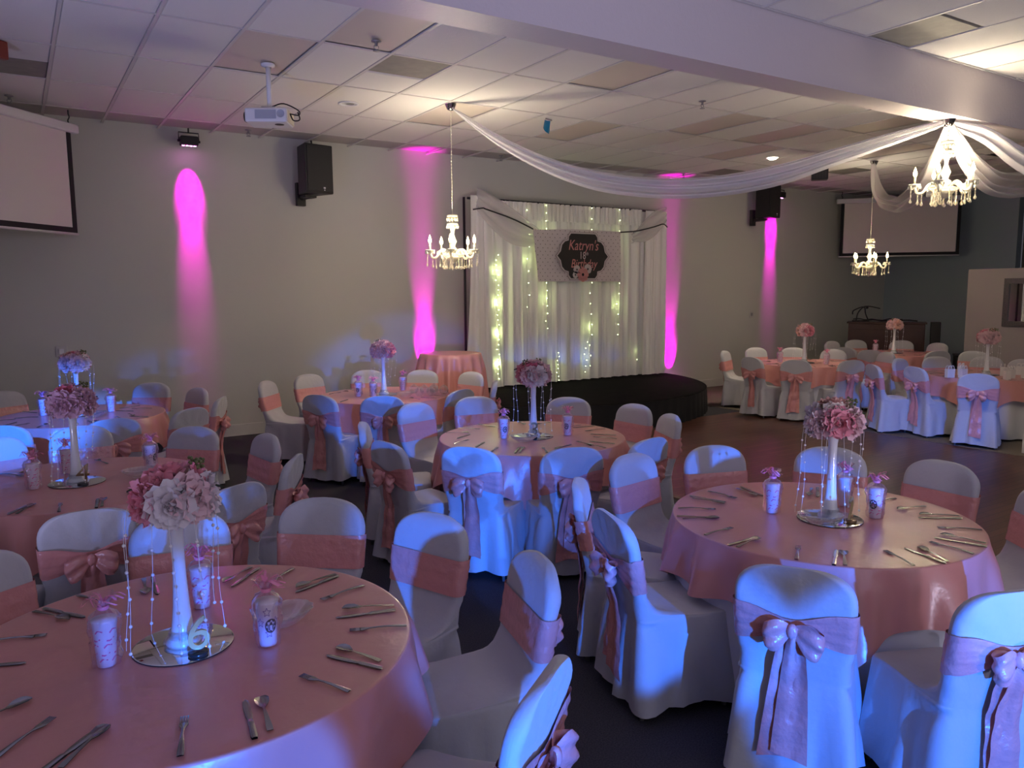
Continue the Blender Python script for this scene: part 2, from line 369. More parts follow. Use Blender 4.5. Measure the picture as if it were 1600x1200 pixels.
a = MB()
a.tube([(-1.97, -.02, 2.88), (1.96, -.02, 2.86)], .018, 8); a.build('top_rail', M_black, back)
for sx in (-1.99, 1.98):
    a = MB(); a.tube([(sx, .05, .0), (sx, .05, 2.9)], .02, 8); a.build('upright', M_black, back)
# birthday banner in front of the curtain
BY = 10.085
ban = thing('birthday_banner', 'white dotted birthday banner with black plaque hanging on the backdrop', 'banner', (7.74, BY, 2.42))
bc = [(-.90, .41), (.865, .435), (.875, -.385), (-.80, -.385)]   # corners: tl, tr, br, bl
def bfn(u, v):
    x = (bc[0][0]*(1-u)+bc[1][0]*u)*v + (bc[3][0]*(1-u)+bc[2][0]*u)*(1-v); z = (bc[0][1]*(1-u)+bc[1][1]*u)*v + (bc[3][1]*(1-u)+bc[2][1]*u)*(1-v)
    return (x, .012*sin(u*9)+.006*sin(u*23+v*3), z+.02*v*sin(PI*u))
m = mat('banner_print', (.64, .58, .57), .6); nt = m.node_tree; b = nt.nodes['Principled BSDF']
tcn = nt.nodes.new('ShaderNodeTexCoord'); sp = nt.nodes.new('ShaderNodeSeparateXYZ'); nt.links.new(tcn.outputs['Object'], sp.inputs[0])
def mth(op, a_, b_=None):
    n = nt.nodes.new('ShaderNodeMath'); n.operation = op
    for k, q in enumerate((a_, b_)):
        if q is None: continue
        if isinstance(q, (int, float)): n.inputs[k].default_value = q
        else: nt.links.new(q, n.inputs[k])
    return n.outputs[0]
sxx, szz = mth('MULTIPLY', sp.outputs['X'], 1/.095), mth('MULTIPLY', sp.outputs['Z'], 1/.055)
row = mth('FLOOR', szz); off = mth('MULTIPLY', mth('MODULO', mth('ADD', row, 100), 2), .5)
fx = mth('SUBTRACT', mth('FRACT', mth('ADD', mth('ADD', sxx, off), 50)), .5); fz = mth('SUBTRACT', mth('FRACT', mth('ADD', szz, 50)), .5)
d2 = mth('ADD', mth('POWER', mth('MULTIPLY', fx, 1.72), 2), mth('POWER', fz, 2)); dot = mth('LESS_THAN', d2, .018)
mxn = nt.nodes.new('ShaderNodeMix'); mxn.data_type = 'RGBA'; mxn.inputs[6].default_value = (.64, .58, .57, 1); mxn.inputs[7].default_value = (.10, .085, .08, 1)
nt.links.new(dot, mxn.inputs[0]); nt.links.new(mxn.outputs[2], b.inputs['Base Color'])
a = MB(); a.grid(bfn, 40, 8); a.build('banner_cloth', m, ban)
def plaque(sc_, y):
    """bracket shaped plaque outline as a filled fan"""
    pts = []
    q = [(0, .29), (.20, .29), (.235, .25), (.24, .20), (.30, .185), (.345, .14), (.365, .06), (.42, 0)]
    Q = q + [(x, -z) for x, z in q[::-1][1:]]; Q = Q + [(-x, z) for x, z in Q[::-1][1:-1]]
    a = MB(); a.v = [(x*sc_, y, z*sc_) for x, z in Q] + [(0, y, 0)]; n = len(Q)
    for k in range(n): a.face(k, (k+1) % n, n)
    return a
plaque(1.32, -.022).build('plaque_border', mat('plaque_grey', (.32, .27, .27), .6), ban, False, (.06, 0, .02))
plaque(1.285, -.024).build('plaque_gap', mat('plaque_white', (.60, .54, .53), .6), ban, False, (.06, 0, .02))
plaque(1.22, -.026).build('plaque', mat('plaque_black', (.022, .018, .017), .6), ban, False, (.06, 0, .02))
M_tp = mat('print_pink', (.62, .27, .25), .6); M_tw = mat('print_white', (.60, .54, .52), .6)
for body, size, x, z, m, sh in (("Katryn's", .20, .06, .185, M_tp, .25), ('18', .145, .045, .025, M_tw, .0), ('th', .07, .135, .060, M_tw, .2), ('Birthday', .17, .07, -.105, M_tp, .25)):
    me = text_mesh(body, size, .0008, sh); me.materials.append(m)
    place(me, 'lettering', ban, (x, -.03, z), (PI/2, 0, 0), (.92, 1.15, 1))
def daisy(n, r, rin, w):
    a = MB()
    for k in range(n):
        t = TAU*k/n; b0 = len(a.v)
        for s, q in ((0, rin), (-w, r*.7), (-w*.5, r), (w*.5, r), (w, r*.7)):
            a.v.append((q*cos(t)-s*sin(t), 0, q*sin(t)+s*cos(t)))
        a.face(*range(b0, b0+5))
    return a
for x, z, r, mm, y in ((-.07, -.195, .07, M_tw, -.031), (.15, -.185, .08, M_tw, -.031), (-.10, -.28, .055, M_tw, -.031), (.05, -.275, .115, M_tp, -.033)):
    daisy(8, r, .01, r*.42).build('printed_flower', mm, ban, False, (x, y, z))
    daisy(8, r*.2, .001, r*.09).build('printed_flower_centre', MATS['plaque_black'] if mm is M_tw else M_rim, ban, False, (x, y-.002, z))
for p in (((-1.98, -.03, .66), (-1.80, -.03, .69), (-1.78, -.03, .68), (-1.3, -.02, .56), (-.9, 0, .42)), ((1.90, -.02, .55), (1.80, -.02, .60), (1.60, -.02, .545), (1.2, -.01, .46), (.865, 0, .43))):
    a = MB(); a.tube(smooth_path(p, 10), .011, 6); a.build('hanging_cord', M_black, ban)
# fairy light strings between the pleats
FX = [(-1.50, .15, 2.05, 26), (-.93, 1.25, 2.75, 9), (-.58, .9, 2.84, 17), (.22, .15, .65, 6), (.32, .25, 2.84, 16), (.90, .75, 2.84, 13), (-.35, .05, .5, 8), (1.35, .3, .6, 1)]
SPOTN = ['nearest the left edge', 'left of the banner', 'under the banner left half', 'low in the middle right', 'behind the banner centre', 'under the banner right corner', 'low beside the dark gap', 'single light at low right']
for k, (x, z0, z1, n) in enumerate(FX):
    f = thing('fairy_light_string', 'greenish fairy light string on the white backdrop, ' + SPOTN[k], 'fairy lights', (7.75+x, DY-.085, SZ+.012+z0), 0, 'fairy lights on the backdrop')
    rnd = random.Random(k); P = [(rnd.uniform(-.03, .03), rnd.uniform(-.015, .005), (z1-z0)*i/max(n-1, 1)) for i in range(n)]
    if n > 1: a = MB(); a.tube(P, .0015, 4); a.build('wire', M_thread, f)
    a = MB()
    for p in P: a.ball(p, .0055, 6, 4)
    a.build('bulb', M_fairy, f)
    for q in range(max(1, n//6)):
        zz = (z1-z0)*(q+.5)/max(1, n//6)
        o = point('fairy_glow', (0, -.01, zz), (.16 if k else .36) if n > 8 else .04, (.80, 1.0, .38), .02); o.parent = f
# ================================================================== magenta wall washers
def washer(name, label, loc, rx, target, power, ceil_mount=True, wall_hook=None):
    t = thing(name, label, 'stage light', loc)
    a = MB(); a.box((0, 0, 0), (.20, .13, .11)); o = bevel(a.build('housing', M_black, t, False), .012); o.rotation_euler.x = rx
    for k in range(4):
        a = MB(); a.lathe([(.001, -.058), (.015, -.058), (.018, -.05)], 12); q = a.build('led', M_led, o, True, (-.066+.044*k, 0, 0))
    a = MB()
    a.tube([(-.115, 0, 0), (-.115, 0, .10), (.115, 0, .10), (.115, 0, 0)] if ceil_mount else [(-.115, 0, 0), (-.115, 0, -.075), (.115, 0, -.075), (.115, 0, 0)], .008, 6); a.build('yoke', M_black, t)
    for s in (-1, 1):
        a = MB(); a.tube([(s*.10, 0, 0), (s*.13, 0, 0)], .016, 8); a.build('knob', M_black, t)
    if ceil_mount: a = MB(); a.tube([(0, 0, .10), (0, 0, HZ-loc[2])], .010, 6); a.build('stem', M_black, t)
    return t
washer('wall_washer_light', 'black magenta wall washer lamp under the ceiling left of the speaker', (1.94, 10.36, 3.74), 0, None, 1)
washer('wall_washer_light', 'black magenta wall washer lamp under the ceiling by the right wall speaker', (12.95, 10.36, 3.74), 0, None, 1)
washer('floor_washer_light', 'magenta floor washer lamp shining up behind the pink cocktail table', (5.17, 10.40, .49), PI, None, 1, False)
washer('floor_washer_light', 'magenta floor washer lamp shining up at the right end of the stage', (10.22, 10.40, .10), PI, None, 1, False)
def beam(name, x, z, up):
    k = 1 if up else -1
    spot(name, (x, WY-.24, z), (x+.01, WY, z+k*.46), 210, MAG, 36, 1.0, .03)
    spot(name + '_tail', (x, WY-.22, z), (x+.01, WY, z+k*(1.5 if up else 1.15)), 260, MAG, 19, 1.0, .03)
beam('washer_beam_left', 1.94, 3.66, False); beam('washer_beam_right', 12.95, 3.66, False)
for x in (5.17, 10.22): spot('washer_beam_ceiling', (x, WY-.24, .6), (x, WY-.12, HZ), 420, MAG, 13, 1.0, .03)
beam('washer_beam_stage_left', 5.17, .56, True); beam('washer_beam_stage_right', 10.22, .2, True)
# ------------------------------------------------------------------ wall speakers
def speaker(label, loc, rz):
    t = thing('wall_speaker', label, 'speaker', loc, rz)
    a = MB(); w, d, h, w2 = .40, .34, .62, .26
    a.v = [(-w/2, -d/2, -h/2), (w/2, -d/2, -h/2), (w2/2, d/2, -h/2), (-w2/2, d/2, -h/2), (-w/2, -d/2, h/2), (w/2, -d/2, h/2), (w2/2, d/2, h/2), (-w2/2, d/2, h/2)]
    for q in ((3, 2, 1, 0), (4, 5, 6, 7), (0, 1, 5, 4), (1, 2, 6, 5), (2, 3, 7, 6), (3, 0, 4, 7)): a.face(*q)
    bevel(a.build('cabinet', M_black, t, False), .012)
    a = MB(); a.box((0, -d/2-.006, .0), (w-.05, .016, h-.05)); bevel(a.build('grille', M_grille, t, False), .005)
    a = MB(); a.box((.06, -d/2-.016, -.24), (.028, .004, .02)); a.box((.06, -d/2-.016, -.268), (.012, .004, .012)); a.build('badge', M_white, t, False)
    a = MB(); a.tube([(-.05, .02, -h/2-.03), (-.05, .25, -h/2-.03)], .028, 8); a.box((-.05, .27, -h/2+.02), (.12, .06, .30)); a.box((-.05, .05, -h/2-.03), (.16, .14, .03)); a.build('wall_bracket', M_black, t, False)
    a = MB(); a.tube([(0, .0, h/2), (0, .02, h/2+.07)], .012, 6); a.build('eye_bolt', M_black, t)
    return t
speaker('black loudspeaker on the back wall between magenta beam and backdrop', (3.42, 10.18, 3.48), R(10))
speaker('black loudspeaker on the back wall behind the white swag at right', (12.35, 10.18, 3.56), R(8))
# ------------------------------------------------------------------ projection screens
def screen(label, a0, dr, ln, ztop, zbot):
    dr = Vector((dr[0], dr[1], 0)).normalized(); rz = math.atan2(dr.y, dr.x)
    t = thing('projection_screen', label, 'screen', (a0[0], a0[1], zbot), rz)
    h = ztop-zbot
    a = MB(); a.box((ln/2, 0, h), (ln+.16, .09, .10)); bevel(a.build('roller_case', M_white, t, False), .02)
    a = MB(); a.box((ln/2, 0, h/2), (ln-.16, .006, h)); a.build('screen_sheet', M_screen, t, False)
    a = MB(); a.box((.04, -.0, h/2), (.06, .008, h)); a.box((ln-.04, 0, h/2), (.06, .008, h)); a.box((ln/2, 0, .035), (ln-.12, .009, .06)); a.build('black_border', M_border, t, False)
    a = MB(); a.tube([(0, 0, -.005), (ln, 0, -.005)], .014, 8); a.build('bottom_bar', M_white, t)
    for x in (.02, ln-.02):
        a = MB(); a.tube(smooth_path([(x, 0, h+.05), (x+.012, 0, h+.08), (x-.012, 0, h+.12), (x, 0, h+.15), (x, 0, HZ-zbot)], 12), .007, 6); a.build('hook', M_black, t)
    return t
screen('white projection screen hanging across the left corner, cut by the frame', (.655, 10.02), (-.69, -.72), 2.9, 3.70, 2.56)
screen('white projection screen hanging across the far right corner', (14.72, 10.23), (.69, -.72), 2.30, 3.70, 2.56)
# ------------------------------------------------------------------ projectors
def projector(label, loc, rz, drop):
    t = thing('ceiling_projector', label, 'projector', loc, rz)
    a = MB(); a.box((0, 0, 0), (.36, .27, .12)); bevel(a.build('body', M_white, t, False), .014, 3)
    a = MB(); a.box((0, -.137, .005), (.18, .006, .075), 0); a.build('side_vent', M_greyp, t, False)
    a = MB(); a.lathe([(.001, 0), (.03, 0), (.034, -.004)], 16); o = a.build('round_button', M_greyp, t); o.rotation_euler = (-PI/2, 0, 0); o.location = (.13, -.137, .01)
    a = MB(); a.lathe([(.045, 0), (.05, .02), (.04, .035), (.001, .03)], 18); o = a.build('lens', M_black, t); o.rotation_euler = (0, -PI/2, 0); o.location = (-.17, -.04, 0)
    a = MB(); a.box((.183, .0, .0), (.008, .24, .10)); a.build('socket_panel', M_cream, t, False)
    a = MB(); a.lathe([(.001, -.062), (.04, -.062), (.042, -.058)], 16); o = a.build('foot_pad', M_black, t); o.location = (.09, -.02, 0)
    a = MB(); a.box((.0, .02, .075), (.12, .12, .03)); a.tube([(0, .02, .08), (0, .02, drop)], .022, 10); a.lathe([(.06, 0), (.06, -.02), (.03, -.03)], 16, (0, .02, drop)); a.build('ceiling_pole', M_white, t)
    a = MB(); a.tube(smooth_path([(.02, .02, .10), (.12, .03, .13), (.25, .02, .07), (.26, -.02, .02), (.19, -.02, .03)], 20), .006, 6); a.tube(smooth_path([(.19, -.04, .03), (.22, -.05, -.03), (.27, -.03, -.02), (.25, 0, .05)], 16), .006, 6); a.build('cable', M_black, t)
    return t
projector('white ceiling projector on a pole above the left tables', (2.02, 7.13, 3.43), R(-30), HZ-3.43)
projector('small white projector behind the big chandelier, before the right screen', (12.6, 7.0, 3.42), R(-60), HZ-3.42)
# ------------------------------------------------------------------ other things on the ceiling
def sprinkler(x, y, where):
    t = thing('fire_sprinkler', 'small metal fire sprinkler head in the ceiling, ' + where, 'sprinkler', (x, y, HZ), 0, 'sprinkler heads')
    a = MB(); a.lathe([(.04, 0), (.04, -.006), (.014, -.012), (.012, -.04), (.001, -.04)], 12); a.build('collar', M_leg, t)
    a = MB(); a.tube([(-.016, 0, -.035), (-.02, 0, -.055), (0, 0, -.07)], .004, 5); a.tube([(.016, 0, -.035), (.02, 0, -.055), (0, 0, -.07)], .004, 5); a.lathe([(.001, -.07), (.026, -.072), (.028, -.078), (.001, -.076)], 12); a.build('deflector', M_leg, t)
for x, y, w in ((2.595, 6.06, 'by the grey vent near the beam'), (6.35, 6.13, 'above the long white swag'), (2.59, 10.09, 'below the left projector by the wall'), (6.26, 10.07, 'above the white backdrop'), (9.94, 10.0, 'in the pink glow right of the backdrop'), (.1, 9.6, 'above the left screen')): sprinkler(x, y, w)
t = thing('recessed_downlight', 'unlit round recessed downlight right of the left projector', 'ceiling light', (3.16, 8.17, HZ))
a = MB(); a.lathe([(.11, .0), (.11, -.008), (.085, -.008), (.08, .003)], 24); a.build('trim_ring', M_white, t)
a = MB(); a.lathe([(.001, .002), (.045, .002)], 16, (.02, 0, -.006)); a.build('lamp', M_leg, t)
t = thing('recessed_downlight', 'lit round recessed downlight near the hanging black box', 'ceiling light', (9.94, 8.12, HZ))
a = MB(); a.lathe([(.11, .0), (.11, -.008), (.085, -.008), (.08, .003)], 24); a.build('trim_ring', M_white, t)
a = MB(); a.lathe([(.001, -.035), (.05, -.03), (.08, -.004)], 20); a.build('lamp', M_dl, t)
o = spot('downlight_beam', (9.94, 8.12, HZ-.06), (9.94, 8.12, 0), 55, (1, .86, .66), 62, .6)
t = thing('hanging_effect_light', 'black box shaped effect light hanging by a yoke from the ceiling', 'stage light', (10.28, 7.52, 3.60), R(-50))
a = MB(); a.box((0, 0, 0), (.23, .16, .19)); bevel(a.build('housing', M_black, t, False), .012)
a = MB(); a.tube([(-.09, 0, .09), (-.09, 0, .2), (.09, 0, .2), (.09, 0, .09)], .008, 6); a.tube([(0, 0, .2), (0, 0, HZ-3.60)], .01, 6); a.build('yoke', M_black, t)
a = MB()
for k in range(5): a.box((-.08+.04*k, -.083, 0), (.012, .008, .13))
a.build('front_grille', M_grille, t, False)
for s in (-1, 1): a = MB(); a.ball((s*.09, 0, .115), .018, 8, 6); a.build('knob', M_black, t)
t = thing('foil_scrap', 'bent blue foil scrap clipped to a ceiling bar', 'decoration', (5.40, 7.66, HZ), R(20))
a = MB(); a.grid(lambda u, v: (-.05+.12*u-.03*v, .02*sin(u*3), -.02-.10*v-.05*u*v), 6, 6); a.grid(lambda u, v: (.02+.06*u, .02*u, -.12-.06*v+.05*u), 5, 5); a.build('foil', M_bluep, t)
a = MB(); a.box((.03, 0, -.01), (.12, .012, .016)); a.build('clip', M_leg, t, False)
t = thing('exit_sign', 'red box of an exit sign at the top left frame edge', 'exit sign', (-.02, 7.55, HZ-.07), R(35))
a = MB(); a.box((0, 0, 0), (.26, .06, .14)); bevel(a.build('sign_box', M_red, t, False), .01)
# wall plates
def wplate(name, label, x, z, cat):
    t = thing(name, label, cat, (x, WY-.006, z)); a = MB(); a.box((0, 0, 0), (.12, .012, .13)); bevel(a.build('plate', M_sock, t, False), .004)
    a = MB(); a.box((.0, -.012, 0), (.05, .015, .06)); a.build('switch', M_leg if name == 'wall_thermostat' else M_white, t, False)
wplate('wall_thermostat', 'small white thermostat on the wall right of the stage', 12.45, 1.39, 'thermostat'); wplate('wall_plate', 'square wall plate behind the leftmost flower vase', .43, 1.22, 'wall plate')
# brown cabinet, cables and slim speaker in the far corner
cz = R(-58.3)
cab = thing('wooden_cabinet', 'dark brown wooden cabinet in the far right corner', 'cabinet', (14.35, 8.86, 0), cz)
a = MB(); a.box((0, .25, .61), (1.36, .5, 1.18)); bevel(a.build('body', M_wood, cab, False), .01)
a = MB(); a.box((0, .24, 1.215), (1.42, .54, .03)); bevel(a.build('cabinet_top', M_wood, cab, False), .006)
for s in (-1, 1):
    a = MB(); a.box((s*.335, -.008, .58), (.64, .018, 1.02)); d = bevel(a.build('door', M_wood, cab, False), .006)
    a = MB(); a.tube([(s*.05, -.03, .55), (s*.05, -.03, .70)], .008, 6); a.build('handle', M_leg, d)
def cabp(x, y, z): return Vector((14.35+x*cos(cz)-y*sin(cz), 8.86+x*sin(cz)+y*cos(cz), z))
t = thing('cable_tangle', 'black cables and stand lying on top of the brown cabinet', 'cables', cabp(0, .2, 1.232), cz)
a = MB()
rnd = random.Random(4)
a.tube(smooth_path([(-.62+.13*k, rnd.uniform(-.1, .1), .015+rnd.uniform(0, .02)) for k in range(10)], 60), .013, 6)
a.tube(smooth_path([(-.6+.11*k, rnd.uniform(-.1, .1), .03+rnd.uniform(0, .03)) for k in range(9)], 60), .011, 6)
a.build('cables', M_black, t)
a = MB(); a.tube(smooth_path([(-.55, 0, .01), (-.52, 0, .17), (-.42, 0, .29), (-.30, 0, .30), (-.12, 0, .26)], 20), .012, 6); a.tube(smooth_path([(-.32, 0, .01), (-.38, 0, .15), (-.42, 0, .29), (-.60, 0, .22), (-.62, 0, .14)], 20), .012, 6); a.ball((-.36, 0, .28), .03, 8, 6); a.build('small_stand', M_black, t)
t = thing('column_speaker', 'slim black speaker column right of the brown cabinet', 'speaker', cabp(.86, .15, 0), cz)
a = MB(); a.box((0, 0, .62), (.17, .25, 1.24)); bevel(a.build('body', M_black, t, False), .01)
a = MB(); a.box((0, -.128, .62), (.14, .012, 1.18)); a.build('grille', M_grille, t, False)
t = thing('flight_case', 'low black box on the floor beside the far partition', 'case', cabp(1.45, -.2, 0), cz)
a = MB(); a.box((0, 0, .31), (.55, .5, .62)); bevel(a.build('body', M_black, t, False), .015)
a = MB(); a.box((0, 0, .635), (.57, .52, .03)); a.build('lid', M_black, t, False)
# ------------------------------------------------------------------ chandeliers
def chandelier(label, x, y, z0, hang, rot, power):
    """z0 = lowest drop; built about .60 m tall"""
    t = thing('crystal_chandelier', label, 'chandelier', (x, y, z0), rot, 'crystal chandeliers')
    a = MB(); a.lathe([(.001, .07), (.02, .075), (.07, .11), (.085, .135), (.06, .15), (.03, .165), (.028, .19), (.05, .21), (.05, .225), (.022, .25), (.03, .28), (.045, .31), (.03, .345), (.016, .38), (.02, .42), (.03, .45), (.012, .50), (.012, .56)], 16); a.build('stem', M_crys, t)
    a = MB(); a.lathe([(.02, .60), (.055, .595), (.06, .575), (.05, .565)], 16); a.lathe([(.02, .51), (.06, .505), (.063, .485), (.05, .48)], 16)
    for k in range(10):
        q = TAU*k/10; a.ball((.056*cos(q), .056*sin(q), .545), .012, 6, 5, 1.9); a.ball((.06*cos(q+.3), .06*sin(q+.3), .465), .010, 6, 5, 1.8)
    a.build('crown', M_crys, t)
    a = MB(); a.lathe([(.001, .125), (.075, .13), (.12, .155), (.125, .165), (.11, .16)], 20); a.build('bowl', M_drop, t)
    for k in range(5):
        q = TAU*k/5; c, s = cos(q), sin(q)
        P = smooth_path([(.03, .15), (.09, .215), (.14, .20), (.185, .135), (.235, .135), (.255, .19)], 18)
        pts = [(p[0]*c, p[0]*s, p[1]) for p in [(v.x, v.y) for v in [Vector((p[0], p[1], 0)) for p in P]]]
        a = MB(); a.tube(pts, .0135, 8); arm = a.build('arm', M_crys, t)
        X, Y = .255*c, .255*s
        a = MB(); a.lathe([(.012, .185), (.05, .205), (.056, .215), (.048, .212), (.012, .20)], 12, (X, Y, 0))
        for m_ in range(6): w = TAU*m_/6; a.ball((X+.05*cos(w), Y+.05*sin(w), .185), .009, 6, 5, 2.0)
        a.build('drip_cup', M_crys, arm)
        a = MB(); a.tube([(X, Y, .20), (X, Y, .285)], .010, 8); a.build('candle', M_candle, arm)
        a = MB(); a.lathe([(.008, .285), (.017, .305), (.018, .32), (.011, .345), (.001, .375)], 10, (X, Y, 0)); a.build('bulb', M_flame, arm)
        o = point('candle_glow', (X, Y, .325), power, (1.0, .84, .61), .02); o.parent = t
        for rr, z1, z2 in ((.285, .20, .075), (.225, .20, .06), (.19, .135, .05)):
            n = 5; a = MB()
            a.lathe([(.001, z1), (.006, z1-.01)] + [(.0025 if i % 2 else .0068, z1-.01-(z1-z2-.02)*i/9) for i in range(10)] + [(.004, z2), (.014, z2-.02), (.010, z2-.034), (.001, z2-.04)], 7, (rr*c, rr*s, 0))
            a.build('crystal_drop', M_drop, arm)
    for k in range(10):
        q = TAU*(k+.5)/9; rr = .10 if k < 9 else 0; zt = .155 if k < 9 else .10; zb = .045 if k < 9 else .03
        a = MB(); a.lathe([(.001, zt)] + [(.003 if i % 2 else .0075, zt-.005-(zt-zb-.01)*i/11) for i in range(12)] + [(.004, zb), (.016, zb-.018), (.012, zb-.034), (.001, zb-.04)], 7, (rr*cos(q), rr*sin(q), 0))
        a.build('crystal_strand', M_drop, t)
    a = MB(); n = int((hang-z0-.6)/.035)
    a.tube([(0, 0, .6), (0, 0, hang-z0-.02)], .0025, 5)
    for i in range(n): a.ball((0, 0, .61+.035*i), .0075, 6, 4)
    a.build('chain', M_crys, t)
    a = MB(); a.lathe([(.001, -.07), (.035, -.06), (.05, -.03), (.062, 0)], 16, (0, 0, hang-z0)); a.build('ceiling_rose', M_chrome, t)
    return t
chandelier('lit crystal chandelier hanging in front of the backdrop, left one of three', 4.11, 7.634, 2.13, HZ, .35, 34)
chandelier('large lit crystal chandelier under the beam where the swags meet', 7.45, 4.085, 2.66, 3.45, .9, 44)
chandelier('lit crystal chandelier hanging before the far right screen', 11.654, 7.536, 2.09, HZ, .2, 17)
# ------------------------------------------------------------------ white ceiling swags
def swag(label, A, B, T, Z, width, m, fold=3, seed=1):
    ln = math.hypot(B[0]-A[0], B[1]-A[1]); nx, ny = -(B[1]-A[1])/ln, (B[0]-A[0])/ln
    o3 = (A[0], A[1], 0)
    pts = smooth_path([(A[0]+(B[0]-A[0])*t, A[1]+(B[1]-A[1])*t, z) for t, z in zip(T, Z)], 60)
    def fn(u, v):
        p = pts[min(int(u*60+.5), 60)]
        w = width*(.12+.88*min(1, min(u, 1-u)*3.2)**.6)
        q = v-.5
        side = .055*w/width*sin(v*TAU*fold+seed)+.03*sin(v*TAU*1.3+u*5)
        return (p.x+nx*side-A[0], p.y+ny*side-A[1], p.z-q*w)
    a = MB(); a.grid(fn, 60, 30); o = a.build('fabric_swag', m, None, True, (A[0], A[1], 0)); return tag(o, label, 'swag', 'white ceiling swags')
BC = (7.45, 4.085)
swag('long white fabric swag from the ceiling hook to the beam', (4.13, 7.61), BC, (0, .1, .2, .3, .4, .5, .6, .7, .8, .9, 1), (3.84, 3.50, 3.24, 3.06, 2.96, 2.92, 2.94, 3.02, 3.16, 3.30, 3.43), .21, M_sheer)
swag('thin sheer swag drooping from the far ceiling to the beam behind the chandelier', (11.65, 7.54), BC, (0, .05, .1, .2, .3, .5, .7, .85, .93, 1), (3.87, 3.55, 3.36, 3.17, 3.08, 2.95, 2.95, 3.05, 3.22, 3.43), .20, M_sheer2)
swag('white swag from the beam out of the right frame edge, upper of two', BC, (12, 3), (0, .1, .2, .35, .5, .7, .85, 1), (3.43, 3.36, 3.16, 2.95, 2.87, 3.0, 3.3, 3.86), .25, M_sheer)
swag('wide sheer swag falling steeply right of the big chandelier', BC, (12, 4.4), (0, .05, .1, .2, .3, .4, .6, .8, 1), (3.43, 3.28, 3.13, 2.98, 2.96, 3.0, 3.12, 3.4, 3.86), .27, M_sheer2, 4)
